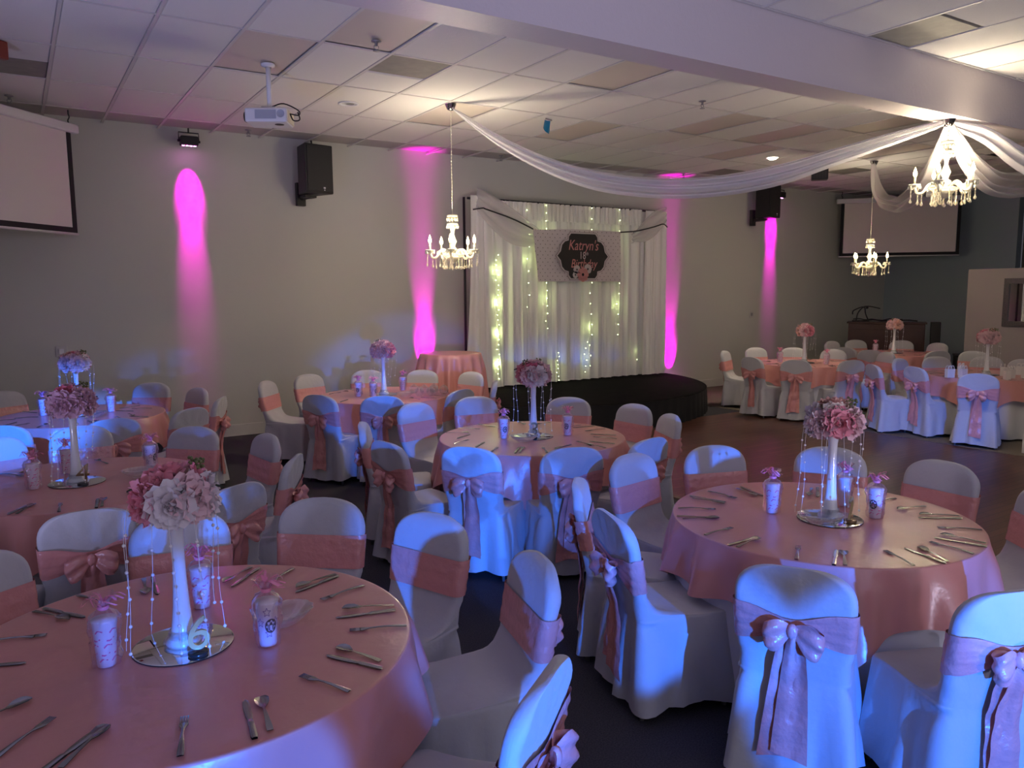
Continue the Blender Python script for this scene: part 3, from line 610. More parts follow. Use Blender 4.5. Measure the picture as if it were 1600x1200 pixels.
CHAIRS = [
 ('T6', 1.254, 2.949, -158.5, 'seat tucked at right far side, inner face visible'),
 ('T6', 1.317, 2.4, 167.2, 'on right side, second from camera, angled inner face'),
 ('T6', 0.95, 1.833, 125.6, 'nearest camera at right, from behind, bow at bottom edge'),
 ('T6', 1.012, 3.369, -129.1, 'at far side right of flowers, inner face visible'),
 ('T6', 0.522, 3.437, -98.7, 'at far side directly behind flowers, inner face visible'),
 ('T6', -0.06, 3.312, -57.1, 'at far left, only pale edge in frame'),
 ('T4', 0.239, 4.332, 86.5, 'on near side, from behind, big rose bow'),
 ('T4', 0.774, 4.391, 119.2, 'at near right, from behind, bow to right'),
 ('T4', 1.132, 4.813, 149.9, 'on right side, thin side view, bow trailing right'),
 ('T4', 1.156, 5.444, -172.2, 'at right far side, blue-lit inner face'),
 ('T4', 0.864, 5.912, -135.8, 'at far side right of flowers, pink band visible'),
 ('T4', 0.34, 6.354, -93.3, 'at far side straight behind vase, inner face in shadow'),
 ('T4', -0.098, 6.173, -69.2, 'at left, half cut by frame edge, band toward camera'),
 ('T4', -0.234, 4.319, 66.1, 'at near left, only seat cover in frame'),
 ('T5', 1.073, 9.2, -124.3, 'on far right, brightly blue-lit inner face'),
 ('T5', 1.295, 8.548, -163.5, 'at right, small blue-lit top beside wall'),
 ('T5', 1.351, 7.88, 154.8, 'at right near side, thin side view with peach bow'),
 ('T5', 1.07, 7.401, 124.2, 'at near right, arched back with peach bow'),
 ('T5', 0.571, 7.212, 95.8, 'on near side, seen from behind, right of vase'),
 ('T5', -0.026, 7.323, 63.5, 'on near side at left frame edge, blue-lit back'),
 ('T5', -0.036, 9.269, -62.9, 'at far left, pink band facing camera'),
 ('T2', 2.561, 8.659, -39.8, 'at left, side view with bow hanging behind'),
 ('T2', 3.048, 8.992, -71.2, 'at left far side, peach band to camera'),
 ('T2', 2.692, 7.516, 32.1, 'on near side left, from behind, long tail'),
 ('T2', 3.049, 7.19, 65.5, 'on near side, shown from behind, violet bow'),
 ('T2', 3.669, 9.019, -104.3, 'at far side left of vase, inner face'),
 ('T2', 4.124, 8.696, -134.5, 'at far side right of vase, inner face'),
 ('T2', 4.446, 8.252, -164.4, 'at far right, small with pink band'),
 ('T2', 4.208, 7.484, 149.5, 'at right end, thin side view with peach bow'),
 ('T2', 3.687, 7.174, 110.1, 'at near right, turned back with small bow'),
 ('T3', 2.651, 4.472, 35.4, 'on near side left, from behind, long sash tail'),
 ('T3', 3.058, 4.192, 70.2, 'on near side right, from behind, bow off centre'),
 ('T3', 3.047, 5.999, -72.9, 'at left far side, peach band inner face visible'),
 ('T3', 3.569, 6.047, -101.1, 'at far side left of flowers, inner face'),
 ('T3', 4.1, 5.596, -140.2, 'at far side right of flowers, blue-lit band'),
 ('T3', 4.245, 5.074, -177.0, 'at far right, nearest stage'),
 ('T3', 4.124, 4.615, 157.7, 'at right, inner face with peach band'),
 ('T3', 3.53, 4.156, 100.5, 'at near right, turned back with small bow'),
 ('T3', 2.45, 5.438, -26.7, 'at left, side view with rose bow on left'),
 ('T3', 2.332, 4.822, 8.9, 'at near left, from behind, rose bow'),
 ('T1', 2.67, 3.002, -42.0, 'at far left, side view with long tail'),
 ('T1', 2.491, 2.563, -15.4, 'at left, blue-lit side, long rose tail'),
 ('T1', 3.16, 3.238, -79.7, 'at far left, inner face with wide band'),
 ('T1', 3.626, 3.149, -108.5, 'at far side on left, blue-lit by dance floor'),
 ('T1', 4.041, 2.815, -147.0, 'at far side straight behind flowers'),
 ('T1', 4.179, 2.362, -179.9, 'at far side on right, against dance floor'),
 ('T1', 4.031, 1.887, 145.6, 'at right end, cut by frame edge'),
 ('T1', 2.573, 1.89, 31.5, 'near side, full blue-lit back, pink bow'),
 ('T1', 2.89, 1.448, 63.7, 'at near right, blue-lit back cut by frame edge'),
 ('F1', 9.828, 8.491, -64.7, 'at left, side view with long rose tail'),
 ('F1', 9.399, 7.679, -4.0, 'on near left, back with peach bow tail'),
 ('F1', 9.493, 7.175, 30.8, 'on near side, back with wide peach tail'),
 ('F1', 9.947, 6.831, 69.6, 'at near right, turned back, bow on right'),
 ('F1', 10.552, 8.634, -107.1, 'at far left, arched top above cloth'),
 ('F1', 10.941, 8.327, -134.8, 'at far side beside vase'),
 ('F1', 11.062, 7.823, -166.2, 'at far right, arched top above cloth'),
 ('F1', 11.236, 7.177, 156.0, 'at right end, broad arched back'),
 ('F2', 13.567, 8.835, -121.2, 'at left far side'),
 ('F2', 13.044, 8.852, -92.7, 'at left, small arched top'),
 ('F2', 12.16, 7.992, -6.3, 'at near left, gathered back'),
 ('F2', 11.967, 7.551, 18.7, 'on near side, narrow with pink band'),
 ('F2', 13.992, 8.35, -155.6, 'at far side behind vase'),
 ('F2', 13.829, 7.742, 169.2, 'at right far side'),
 ('F2', 12.469, 6.961, 60.5, 'at right, grey top over pink band'),
 ('F3', 9.754, 5.871, -33.1, 'at left, side view with lilac bow tail'),
 ('F3', 9.9, 5.42, -21.9, 'at near left, blue-lit back with lilac bow'),
 ('F3', 10.609, 6.016, -83.8, 'at far left, inner face with pink band'),
 ('F3', 11.124, 5.909, -120.2, 'at far side on left, top above lit cloth'),
 ('F3', 9.697, 4.759, 22.8, 'on near side, back with long pink tail'),
 ('F3', 11.588, 5.638, -159.1, 'at far side behind vase, broad plain top'),
 ('F3', 12.454, 6.207, -149.6, 'beyond far side, turned back with dark rose bow'),
 ('F3', 11.52, 5.168, -172.2, 'at far right, dim arched top'),
]
CUTLERY = {
 'T1': [('f', 2.789, 2.076, 35.0), ('k', 2.874, 1.951, 32.0), ('s', 2.898, 1.925, 37.0), ('f', 3.087, 1.794, 66.0), ('k', 3.209, 1.754, 78.0), ('s', 3.254, 1.746, 66.0), ('f', 3.403, 1.743, 89.0), ('k', 3.515, 1.765, 108.0), ('s', 3.569, 1.784, 102.0), ('f', 3.709, 1.868, 135.0), ('k', 3.808, 2.015, 142.0), ('s', 3.848, 2.043, 138.0), ('s', 3.862, 2.193, 166.0), ('f', 3.875, 2.355, 174.0), ('k', 3.734, 2.663, -144.0), ('s', 3.706, 2.69, -148.0), ('k', 3.443, 2.879, -103.0), ('s', 3.403, 2.883, -104.0), ('f', 3.249, 2.925, -85.0), ('k', 3.118, 2.907, -70.0), ('s', 3.089, 2.874, -72.0), ('f', 2.929, 2.805, -40.0), ('k', 2.827, 2.697, -40.0), ('s', 2.819, 2.667, -31.0), ('f', 2.732, 2.474, 2.0), ('k', 2.722, 2.315, 3.0), ('s', 2.724, 2.286, 9.0)],
 'T6': [('f', 0.288, 2.048, 77.0), ('k', 0.455, 2.037, 83.0), ('s', 0.497, 2.042, 83.0), ('f', 0.688, 2.108, 117.0), ('k', 0.808, 2.189, 122.0), ('s', 0.837, 2.232, 116.0), ('f', 0.967, 2.372, 158.0), ('k', 0.976, 2.507, 165.0), ('s', 1.004, 2.559, 156.0), ('f', 0.978, 2.74, -166.0), ('k', 0.925, 2.882, -160.0), ('s', 0.931, 2.916, -164.0), ('f', 0.826, 3.038, -138.0), ('k', 0.708, 3.115, -135.0), ('s', 0.686, 3.156, -139.0), ('s', 0.352, 3.229, -95.0), ('k', 0.387, 3.218, -93.0), ('f', 0.172, 3.188, -60.0), ('k', 0.072, 3.115, -54.0), ('s', 0.033, 3.113, -56.0), ('f', -0.08, 2.964, -16.0), ('k', -0.144, 2.786, -23.0), ('s', -0.117, 2.44, 28.0), ('f', -0.056, 2.265, 47.0), ('k', 0.035, 2.132, 46.0), ('s', 0.074, 2.139, 51.0)],
 'T3': [('f', 3.131, 4.476, 64.0), ('k', 2.967, 4.589, 49.0), ('s', 2.998, 4.578, 48.0), ('f', 2.835, 4.688, 44.0), ('k', 2.85, 4.916, 41.0), ('f', 2.782, 5.084, 25.0), ('s', 2.943, 5.431, -35.0), ('f', 3.112, 5.548, -49.0), ('k', 3.314, 5.598, -73.0), ('s', 3.618, 5.525, -105.0), ('s', 3.766, 5.401, -168.0), ('k', 3.947, 5.075, 170.0), ('s', 3.89, 5.133, -165.0), ('f', 3.934, 4.902, 173.0), ('k', 3.86, 4.712, 129.0), ('f', 3.783, 4.594, 120.0), ('k', 3.646, 4.465, 116.0), ('s', 3.524, 4.384, 100.0), ('f', 3.511, 4.509, 86.0), ('k', 3.316, 4.51, 16.0), ('k', 2.909, 5.274, 30.0)],
 'T4': [('k', -0.051, 4.808, 58.0), ('s', -0.026, 4.79, 64.0), ('k', 0.304, 4.702, 83.0), ('s', 0.332, 4.705, 82.0), ('f', 0.499, 4.77, -74.0), ('f', 0.128, 4.713, 85.0), ('f', -0.091, 5.757, -51.0), ('s', -0.083, 5.792, -18.0), ('s', 0.423, 5.86, 108.0)],
 'T5': [('f', -0.028, 7.933, 48.0), ('k', -0.112, 8.06, 57.0), ('s', 0.135, 7.792, 61.0), ('k', 0.053, 8.767, -55.0), ('f', -0.16, 8.319, 9.0), ('k', 0.506, 7.772, -78.0), ('s', 0.53, 7.737, 74.0), ('f', 0.732, 7.899, -82.0), ('s', 0.851, 8.008, -83.0), ('k', 0.901, 7.865, 134.0), ('f', 0.994, 8.383, 154.0), ('k', 0.906, 8.575, -159.0), ('k', 0.83, 8.319, 134.0), ('f', 0.021, 8.38, 166.0)],
 'T2': [('k', 2.847, 7.746, 46.0), ('k', 3.251, 8.562, -66.0), ('f', 2.971, 8.372, 28.0), ('s', 3.522, 7.449, 101.0), ('k', 3.678, 7.437, 119.0), ('f', 3.943, 7.66, 119.0), ('k', 3.862, 7.547, 131.0), ('s', 3.086, 8.495, -42.0)],
}
# ================================================================== tables
TN = {'T6': 'table six', 'T4': 'table four', 'T3': 'table three', 'T1': 'near right table', 'T5': 'leftmost back table',
      'T2': 'back middle table', 'F1': 'far table nearest the stage', 'F2': 'farthest table', 'F3': 'gift bag table'}
TP = {'T6': (.405, 2.63), 'T4': (.255, 5.32), 'T3': (3.36, 4.98), 'T1': (3.34, 2.36), 'T5': (.46, 8.30), 'T2': (3.40, 7.96), 'F1': (10.24, 7.62), 'F2': (13.0, 7.9), 'F3': (10.70, 5.18)}
TL = {'T6': 'large round banquet table nearest the camera at lower left, marked six', 'T4': 'round banquet table marked four behind the table six', 'T3': 'round banquet table marked three in front of the stage',
      'T1': 'round banquet table at right beside the dance floor', 'T5': 'round banquet table at far left by the wall, lit blue', 'T2': 'round banquet table behind the table three, before the draped pedestal table',
      'F1': 'far round banquet table beyond the dance floor, nearest the stage', 'F2': 'farthest round banquet table, before the brown cabinet', 'F3': 'far right round banquet table set with white gift bags'}
TR = .722
def under_cloth(seed):
    rnd = random.Random(seed); ph = [rnd.uniform(0, TAU) for _ in range(3)]
    def fn(u, v):
        th = TAU*v
        if u < .1: return (TR*.9*u*10*cos(th), TR*.9*u*10*sin(th), .742)
        s = (u-.1)/.9; r = TR*(.9+.1*min(1, s*12)) - .006 + s**1.8*.045*(.6+.55*sin(16*th+ph[0]+sin(3*th+ph[1]))+.25*sin(7*th+ph[2]))
        return (r*cos(th), r*sin(th), .742-max(0, s-.03)*.732)
    a = MB(); a.grid(fn, 20, 192, cv=True); return a
def overlay(seed, rot, side=.93):
    rnd = random.Random(seed); ph = [rnd.uniform(0, TAU) for _ in range(4)]
    top = [(0, .757), (.15, .757), (.35, .757), (.52, .757), (.64, .757), (.70, .757), (TR-.008, .757), (TR, .7568), (TR+.004, .755), (TR+.0055, .751)]
    nt_, nd = len(top)-1, 15
    def fn(u, v):
        th = TAU*v; k = int(u*(nt_+nd)+.5)
        fold = .5+.5*sin(13*th+ph[2]+1.6*sin(2*th+ph[3])); fold = .75*fold**1.8+.25*(.5+.5*sin(21*th+ph[0]+2*sin(3*th)))
        if k <= nt_:
            r, z = top[k]; return (r*cos(th), r*sin(th), z+(.0010*sin(r*14*cos(th+ph[0])+ph[1]) if k < 6 else 0))
        s = (k-nt_)/nd; q = (th-rot+PI/4) % (PI/2)-PI/4
        L = max(.245, side/cos(q)-TR)+.010*sin(9*th+ph[1]); d = s*L
        cor = math.exp(-((abs(q)-PI/4)/.22)**2)
        r = TR+.006+.018*fold*min(1, s*4) + d*(.06+.26*fold*(1-.4*cor)) - .02*cor*s
        return (r*cos(th), r*sin(th), .750-d*.985)
    a = MB(); a.grid(fn, nt_+nd, 220, cv=True); return a
OROT = {'T6': -20, 'T1': -100, 'T3': 20, 'T4': 5, 'T5': 30, 'T2': 10, 'F1': -110, 'F2': 40, 'F3': -115}
for i, (k, (x, y)) in enumerate(TP.items()):
    t = thing('banquet_table', TL[k], 'table', (x, y, 0), 0, 'round banquet tables')
    a = MB(); a.lathe([(.001, .738), (.710, .738), (.715, .73), (.710, .715), (.001, .712)], 40); a.build('tabletop', M_wood, t)
    for q in range(4):
        a = MB(); w = PI/4+q*PI/2; a.tube([(.5*cos(w), .5*sin(w), .712), (.52*cos(w), .52*sin(w), .0)], .016, 8); a.build('leg', M_leg, t)
    under_cloth(i).build('floor_length_cloth', M_linen, t)
    o = overlay(i+20, R(OROT[k])).build('satin_overlay', M_satin, None, True, (x, y, 0)); tag(o, 'pink satin overlay cloth draped over the ' + TN[k], 'tablecloth', 'pink satin overlays')
# tall pedestal table in floor-length pink satin by the backdrop
t = thing('pedestal_table', 'tall narrow pedestal table draped to the floor in pink satin', 'table', (4.86, 9.14, 0))
a = MB(); a.lathe([(.001, 1.06), (.385, 1.06), (.39, 1.05), (.001, 1.04)], 32); a.tube([(0, 0, .03), (0, 0, 1.04)], .04, 10); a.lathe([(.3, .0), (.3, .02), (.05, .05)], 24); a.build('table_frame', M_leg, t)
def pfn(u, v):
    th = TAU*v
    if u < .15: r = .40*u/.15; return (r*cos(th), r*sin(th), 1.075)
    s = (u-.15)/.85; f = (.5+.5*sin(17*th+.8*sin(3*th)))**1.2
    r = .402+.008*min(1, s*10)+.035*f*min(1, s*5)+s*(.02+.10*f); return (r*cos(th), r*sin(th), 1.075-.01*min(1, s*10)-max(0, s-.02)*1.055)
a = MB(); a.grid(pfn, 24, 240, cv=True); a.build('satin_cloth', M_satin, t)
# ================================================================== covered chairs
def back_prof(z):
    t = (z-.435)/.465; yb = -.235-.085*t; w = .203+.012*min(1, t*1.6); th = .058
    if z > .765:
        q = min(1, (z-.765)/.135); w *= max(1e-3, (1-q**2.6))**(1/2.6)*.97+.03*(1-q); th *= max(.05, (1-q**5))**.5
    return w, yb, th
NR = 72
def ring(w, d, r):
    """rounded rectangle outline, 72 points, starting mid front"""
    r = min(r, w*.98, d*.98); P = []
    def side(x0, y0, x1, y1, n):
        for k in range(n): t = (k+.5)/n; P.append((x0+(x1-x0)*t, y0+(y1-y0)*t))
    def corner(cx, cy, a0):
        for k in range(5): q = a0+PI/2*k/4; P.append((cx+r*cos(q), cy+r*sin(q)))
    side(w, -d+r, w, d-r, 13); corner(w-r, d-r, 0); side(w-r, d, -w+r, d, 13); corner(-w+r, d-r, PI/2)
    side(-w, d-r, -w, -d+r, 13); corner(-w+r, -d+r, PI); side(-w+r, -d, w-r, -d, 13); corner(w-r, -d+r, PI*1.5)
    return P
def cover_mesh(seed):
    rnd = random.Random(seed); ph = [rnd.uniform(0, TAU) for _ in range(8)]; rows = []
    for z in (.045, .09, .15, .21, .27, .33, .38, .41, .43): rows.append((z, .248-.042*z/.435, .245-.022*z/.435, -.272+.036*z/.435, .045))
    for z, yf, w in ((.443, .216, .205), (.449, .20, .203), (.452, .16, .201), (.454, .10, .2), (.456, .04, .2), (.459, -.02, .2), (.464, -.07, .2), (.473, -.11, .2), (.487, -.14, .2), (.507, -.163, .2), (.53, -.178, .201)):
        rows.append((z, w, yf, back_prof(z)[1], .040))
    zs = [.56, .60, .64, .68, .71, .735, .75, .77, .79, .81, .83, .85, .865, .877, .887, .894, .898, .90]
    for z in zs: w, yb, th = back_prof(z); rows.append((z, w, yb+th, yb, max(.026, .040-(z-.53)*.1)))
    V = []
    for z, w, yf, yb, n in rows:
        O = ring(w, (yf-yb)/2, n)
        for k in range(NR):
            x, y = O[k]; a = math.atan2(y, x); y += (yf+yb)/2
            if z < .436:
                f = (1-z/.45)**.8; d = .019*f*(sin(9*a+ph[0]+2*z)+.6*sin(15*a+ph[1]-3*z)+.5*sin(5*a+ph[2]))
                x += d*cos(a); y += d*sin(a)
                # cloth pulled from the back corner down to the front
                if abs(x) > .17: x -= math.copysign(.016*math.exp(-((y+.20-(.43-z)*.9)/.04)**2)*(1-f*.3), x)
            rear = y < yb+.02
            if z > .5:
                dx, dz = x, z-.66; fan = sin(11*math.atan2(dz, dx)+ph[3])*math.exp(-abs(dz-.12)*9)
                if rear: y -= .004*fan
                else: y += .003*sin(x*40+ph[4])*max(0, .6-z)*8
            elif .44 < z < .53 and not rear: y += .004*sin(x*30+ph[5]); z2 = z
            V.append((x, y, z + (.004*sin(x*17+ph[6])*sin(y*23) if .44 < z < .5 else 0) + (.012*sin(a*3+ph[7]) if z < .05 else 0)))
    a = MB(); a.v = V; m = len(rows)
    for i in range(m-1):
        for k in range(NR): a.face(i*NR+k, i*NR+(k+1) % NR, (i+1)*NR+(k+1) % NR, (i+1)*NR+k)
    a.face(*[(m-1)*NR+k for k in range(NR)])
    return a.mesh('chair_cover', M_cover)
def band_mesh(seed):
    rnd = random.Random(seed); ph = rnd.uniform(0, TAU); V = []; zs = [.585+.155*i/10 for i in range(11)]
    for i, z in enumerate(zs):
        w, yb, th = back_prof(z); off = .007; O = ring(w+off, th/2+off, max(.026, .040-(z-.53)*.1)+off)
        for k in range(NR):
            x, y = O[k]; y += yb+th/2; zz = z
            if y < yb+.012:
                g = math.exp(-(x/.11)**2); zz = .665+(z-.665)*(1-.62*g)+.02*(x/.2)*sin(ph); y -= .003*(1+sin(i*2.1+ph+x*18)); y += -(zz-z)*.18
            else: y += .0012*sin(i*1.7+ph)
            V.append((x, y, zz))
    a = MB(); a.v = V
    for i in range(10):
        for k in range(NR): a.face(i*NR+k, i*NR+(k+1) % NR, (i+1)*NR+(k+1) % NR, (i+1)*NR+k)
    return a.mesh('sash_band', M_satin2)
KY = back_prof(.66)[1]-.022; KZ = .662
def loop_mesh(s, seed):
    rnd = random.Random(seed); ph = rnd.uniform(0, TAU); ln = rnd.uniform(.085, .115); dr = rnd.uniform(.03, .065)
    def fn(u, v):
        a = TAU*u; k = (1-cos(a))/2; y = KY-.010-.034*sin(a)*k**.6-.012*k; q = v-.5
        w = .020+.085*sin(min(1, k*1.15)*PI*.62)**1.1; x = s*ln*(k-.10*q*q*4*k)+s*.02*q*k
        return (x, y+.009*sin(v*TAU*2+ph)*k-.012*(1-4*q*q)*k, KZ+q*w-dr*k**1.3+.016*sin(a)*q)
    a = MB(); a.grid(fn, 24, 12); return a.mesh('bow_loop', M_satin2)
def tail_mesh(s, seed):
    rnd = random.Random(seed); ph = rnd.uniform(0, TAU); ln = rnd.uniform(.46, .55); sl = rnd.uniform(-.005, .05)*s
    def fn(u, v):
        z = KZ-.005-ln*u; w = .028+.105*u**.45; q = v-.5
        yb = -.272+.036*min(z, .435)/.435 if z < .435 else back_prof(z)[1]
        return (s*.014*(1-u)+sl*u+q*w, yb-.022-(.010 if s > 0 else 0)-.012*(1-u)-.009*sin(v*TAU*1.2+ph+u*1.2)*(.35+.65*(1-u))-.003*sin(u*26+v*2+ph), z-.025*q*s*u)
    a = MB(); a.grid(fn, 26, 10); return a.mesh('sash_tail', M_satin2)
a = MB(); a.ball((0, KY-.020, KZ-.002), .019, 12, 8, 1.5)
for k in range(len(a.v)): x, y, z = a.v[k]; a.v[k] = (x*1.05, y+.003*sin(x*300), z)
me_knot = a.mesh('bow_knot', M_satin2)
a = MB(); a.tube([(0, 0, 0), (0, 0, .11)], .011, 8); me_leg = a.mesh('leg', M_leg)
proto = []
for q in range(4):
    r = thing('banquet_chair', '', 'chair')
    cv = place(cover_mesh(10+q), 'chair_cover', r); bd = place(band_mesh(30+q), 'sash_band', r)
    place(me_knot, 'bow_knot', r)
    for s in (-1, 1): place(loop_mesh(s, 50+q*2+s), 'bow_loop', r); place(tail_mesh(s, 70+q*3+s), 'sash_tail', r)
    for x, y in ((-.205, -.225), (.205, -.225), (-.20, .195), (.20, .195)): place(me_leg, 'leg', r, (x, y, 0))
    proto.append(r)
used = set()
CT = {'T6': 'table six', 'T4': 'table four', 'T3': 'table three', 'T1': 'the near right table', 'T5': 'the leftmost table', 'T2': 'the back middle table', 'F1': 'the far stage-side table', 'F2': 'the farthest table', 'F3': 'the gift-bag table'}
for i, (k, x, y, ang, ph) in enumerate(CHAIRS):
    q = (i*7) % 4
    r = proto[q] if q not in used else copy_tree(proto[q]); used.add(q)
    r.location = (x, y, 0); r.rotation_euler = (0, 0, R(ang-90))
    tag(r, 'white chair at ' + CT[k] + ', ' + ph, 'chair', 'white covered chairs with pink sashes')
# ================================================================== cutlery
def fork_mesh():
    a = MB()
    def prof(x): return lerp(x, (-.095, -.08, -.03, .02, .035, .05, .06), (.0085, .009, .006, .0035, .006, .0115, .012))
    a.grid(lambda u, v: (-.095+.155*u, (v-.5)*2*prof(-.095+.155*u), .0045+.004*sin(PI*u)+.0018*(1-(2*v-1)**2)), 16, 4)
    a.grid(lambda u, v: (-.095+.155*u, -(v-.5)*2*prof(-.095+.155*u), .003+.004*sin(PI*u)), 16, 2)
    for k in range(4): a.box((.077, -.009+.006*k, .0045), (.038, .0032, .002))
    return a.mesh('fork', M_steel)
def knife_mesh():
    a = MB()
    def hw(x): return lerp(x, (-.105, -.1, -.02, -.005, .01, .06, .095, .105), (.007, .009, .0075, .006, .009, .0105, .008, .001))
    a.grid(lambda u, v: (-.105+.21*u, (v-.5)*2*hw(-.105+.21*u), (.006 if u < .45 else .0035)+.0015*(1-(2*v-1)**2)), 22, 4)
    a.grid(lambda u, v: (-.105+.21*u, -(v-.5)*2*hw(-.105+.21*u), .0005), 22, 2); return a.mesh('knife', M_steel)
def spoon_mesh():
    a = MB()
    def hw(x): return lerp(x, (-.095, -.085, -.03, .02, .035, .05, .07, .085, .092), (.008, .009, .006, .0035, .012, .019, .020, .012, .002))
    def fz(x, v): b = max(0, min(1, (x-.03)/.02))*max(0, min(1, (.094-x)/.012)); return .0045+.004*sin(PI*min(1, max(0, (x+.095)/.19)))*(1-b) + b*(.001+.006*(2*v-1)**2)
    a.grid(lambda u, v: (-.095+.187*u, (v-.5)*2*hw(-.095+.187*u), fz(-.095+.187*u, v)), 26, 6)
    a.grid(lambda u, v: (-.095+.187*u, -(v-.5)*2*hw(-.095+.187*u), fz(-.095+.187*u, 1-v)-.0015), 26, 6); return a.mesh('spoon', M_steel)
CM = {'f': (fork_mesh(), 'fork', 'steel fork'), 'k': (knife_mesh(), 'knife', 'steel knife'), 's': (spoon_mesh(), 'spoon', 'steel spoon')}
HOURS = ['at the far edge', 'at the far edge right of centre', 'at the far right', 'at the right edge', 'at the near right', 'at the near edge right of centre', 'at the near edge', 'at the near edge left of centre', 'at the near left', 'at the left edge', 'at the far left', 'at the far edge left of centre']
# plain rings of settings for the far tables
rnd = random.Random(5)
for k in ('F1', 'F2', 'F3'):
    L_ = []
    for q in range(8):
        th = TAU*q/8+.3; c, s = cos(th), sin(th); X, Y = TP[k]
        for kind, dd in (('f', -.16), ('k', .12), ('s', .16)):
            if k != 'F1' and kind == 's': continue
            L_.append((kind, X+.58*c-dd*s, Y+.58*s+dd*c, math.degrees(th)+180+rnd.uniform(-8, 8)))
    CUTLERY[k] = L_
seen = {}
for k, L_ in CUTLERY.items():
    X, Y = TP[k]; base = math.atan2(Y, X)
    for kind, x, y, ang in L_:
        h = int(round(((base-math.atan2(y-Y, x-X)) % TAU)/(TAU/12))) % 12
        lab = f'{CM[kind][2]} on the {TN[k]} {HOURS[h]}'
        n = seen.get(lab, 0); seen[lab] = n+1
        if n: lab += [', second clockwise', ', third clockwise', ', fourth clockwise'][n-1]
        o = place(CM[kind][0], CM[kind][1], None, (x, y, .7585), (0, 0, R(ang))); tag(o, lab, CM[kind][1], 'cutlery on the ' + TN[k])
# ================================================================== centrepieces
def petal(a, tilt, az, L, W, curl, cup, ruf, r0, z0, ph):
    """one petal grid into MB a; tilt from the axis, curling outward towards its tip"""
    nu, nv = 4, 4; pr, pz = r0, z0; line = []
    for i in range(nu+1): 
        line.append((pr, pz, tilt+curl*i/nu)); al = tilt+curl*i/nu; pr += L/nu*sin(al); pz += L/nu*cos(al)
    ca, sa = cos(az), sin(az)
    def fn(u, v):
        i = int(u*nu+.5); r, z, al = line[i]; q = 2*v-1
        w = W*(.35+.65*sin(PI*min(.93, .12+.75*u)))*.5
        inn = cup*q*q*L; r2 = r-inn*cos(al)+ruf*L*sin(q*6+ph)*u*u*cos(al); z2 = z+inn*sin(al)*.6+ruf*L*cos(q*5+ph)*u*u
        return (r2*ca-q*w*sa, r2*sa+q*w*ca, z2)
    a.grid(fn, nu, nv)
def peony(seed):
    rnd = random.Random(seed); a = MB()
    for n, t, L, W, cu, r0 in ((4, .05, .032, .030, .1, .002), (5, .25, .040, .038, .25, .004), (6, .55, .046, .044, .5, .006), (7, .9, .052, .050, .55, .008), (7, 1.3, .056, .054, .45, .008)):
        o = rnd.uniform(0, TAU)
        for k in range(n): petal(a, t+rnd.uniform(-.12, .12), o+TAU*k/n+rnd.uniform(-.15, .15), L*rnd.uniform(.9, 1.1), W, cu, .28, .09, r0, 0, rnd.uniform(0, TAU))
    return a.mesh('peony_bloom', PET['blush'])
def rose(seed):
    rnd = random.Random(seed); a = MB()
    for k in range(17):
        f = k/16; petal(a, .03+.95*f**1.3, k*2.4, .034+.016*f, .026+.030*f, .1+.75*f, .34, .02, .001+.007*f, 0, 0)
    return a.mesh('rose_bloom', PET['blush'])
BL = [peony(1), peony(2), peony(3), rose(1), rose(2)]
a = MB(); a.grid(lambda u, v: (.07*u, (v-.5)*.035*sin(PI*min(.97, .05+u*.95)), .012*sin(PI*u)+.008*abs(2*v-1)), 5, 4); me_leafm = a.mesh('leaf', M_leaf)
a = MB(); rnd = random.Random(2)
for k in range(14): a.ball((rnd.uniform(-.022, .022), rnd.uniform(-.022, .022), rnd.uniform(.0, .035)), .006, 6, 4)
me_berry = a.mesh('berry_sprig', M_green)
a = MB(); a.lathe([(.001, .0), (.052, .0), (.056, .012), (.040, .028), (.033, .06), (.026, .13), (.021, .22), (.019, .31), (.022, .38), (.030, .425), (.034, .43), (.026, .42), (.001, .40)], 28); me_vase = a.mesh('vase_body', M_vase)
a = MB(); a.lathe([(.058, .0), (.062, .012), (.047, .030), (.040, .05), (.037, .046), (.045, .025)], 28); me_foot = a.mesh('glass_foot', M_glass)
def bead_mesh(n, seed):
    rnd = random.Random(seed); a = MB(); ln = .085*n; dx, dy = rnd.uniform(-.012, .012), rnd.uniform(-.012, .012)
    P = [(.004*sin(i*.5)+dx*i/n, dy*i/n, -ln*i/(n*3)) for i in range(n*3+1)]
    a.tube(P, .0009, 4)
    for i in range(1, n+1): a.ball(P[i*3], .0058, 8, 6)
    return a.mesh('bead_string', M_bead)
BD = [bead_mesh(n, n) for n in (3, 4, 5, 6)]
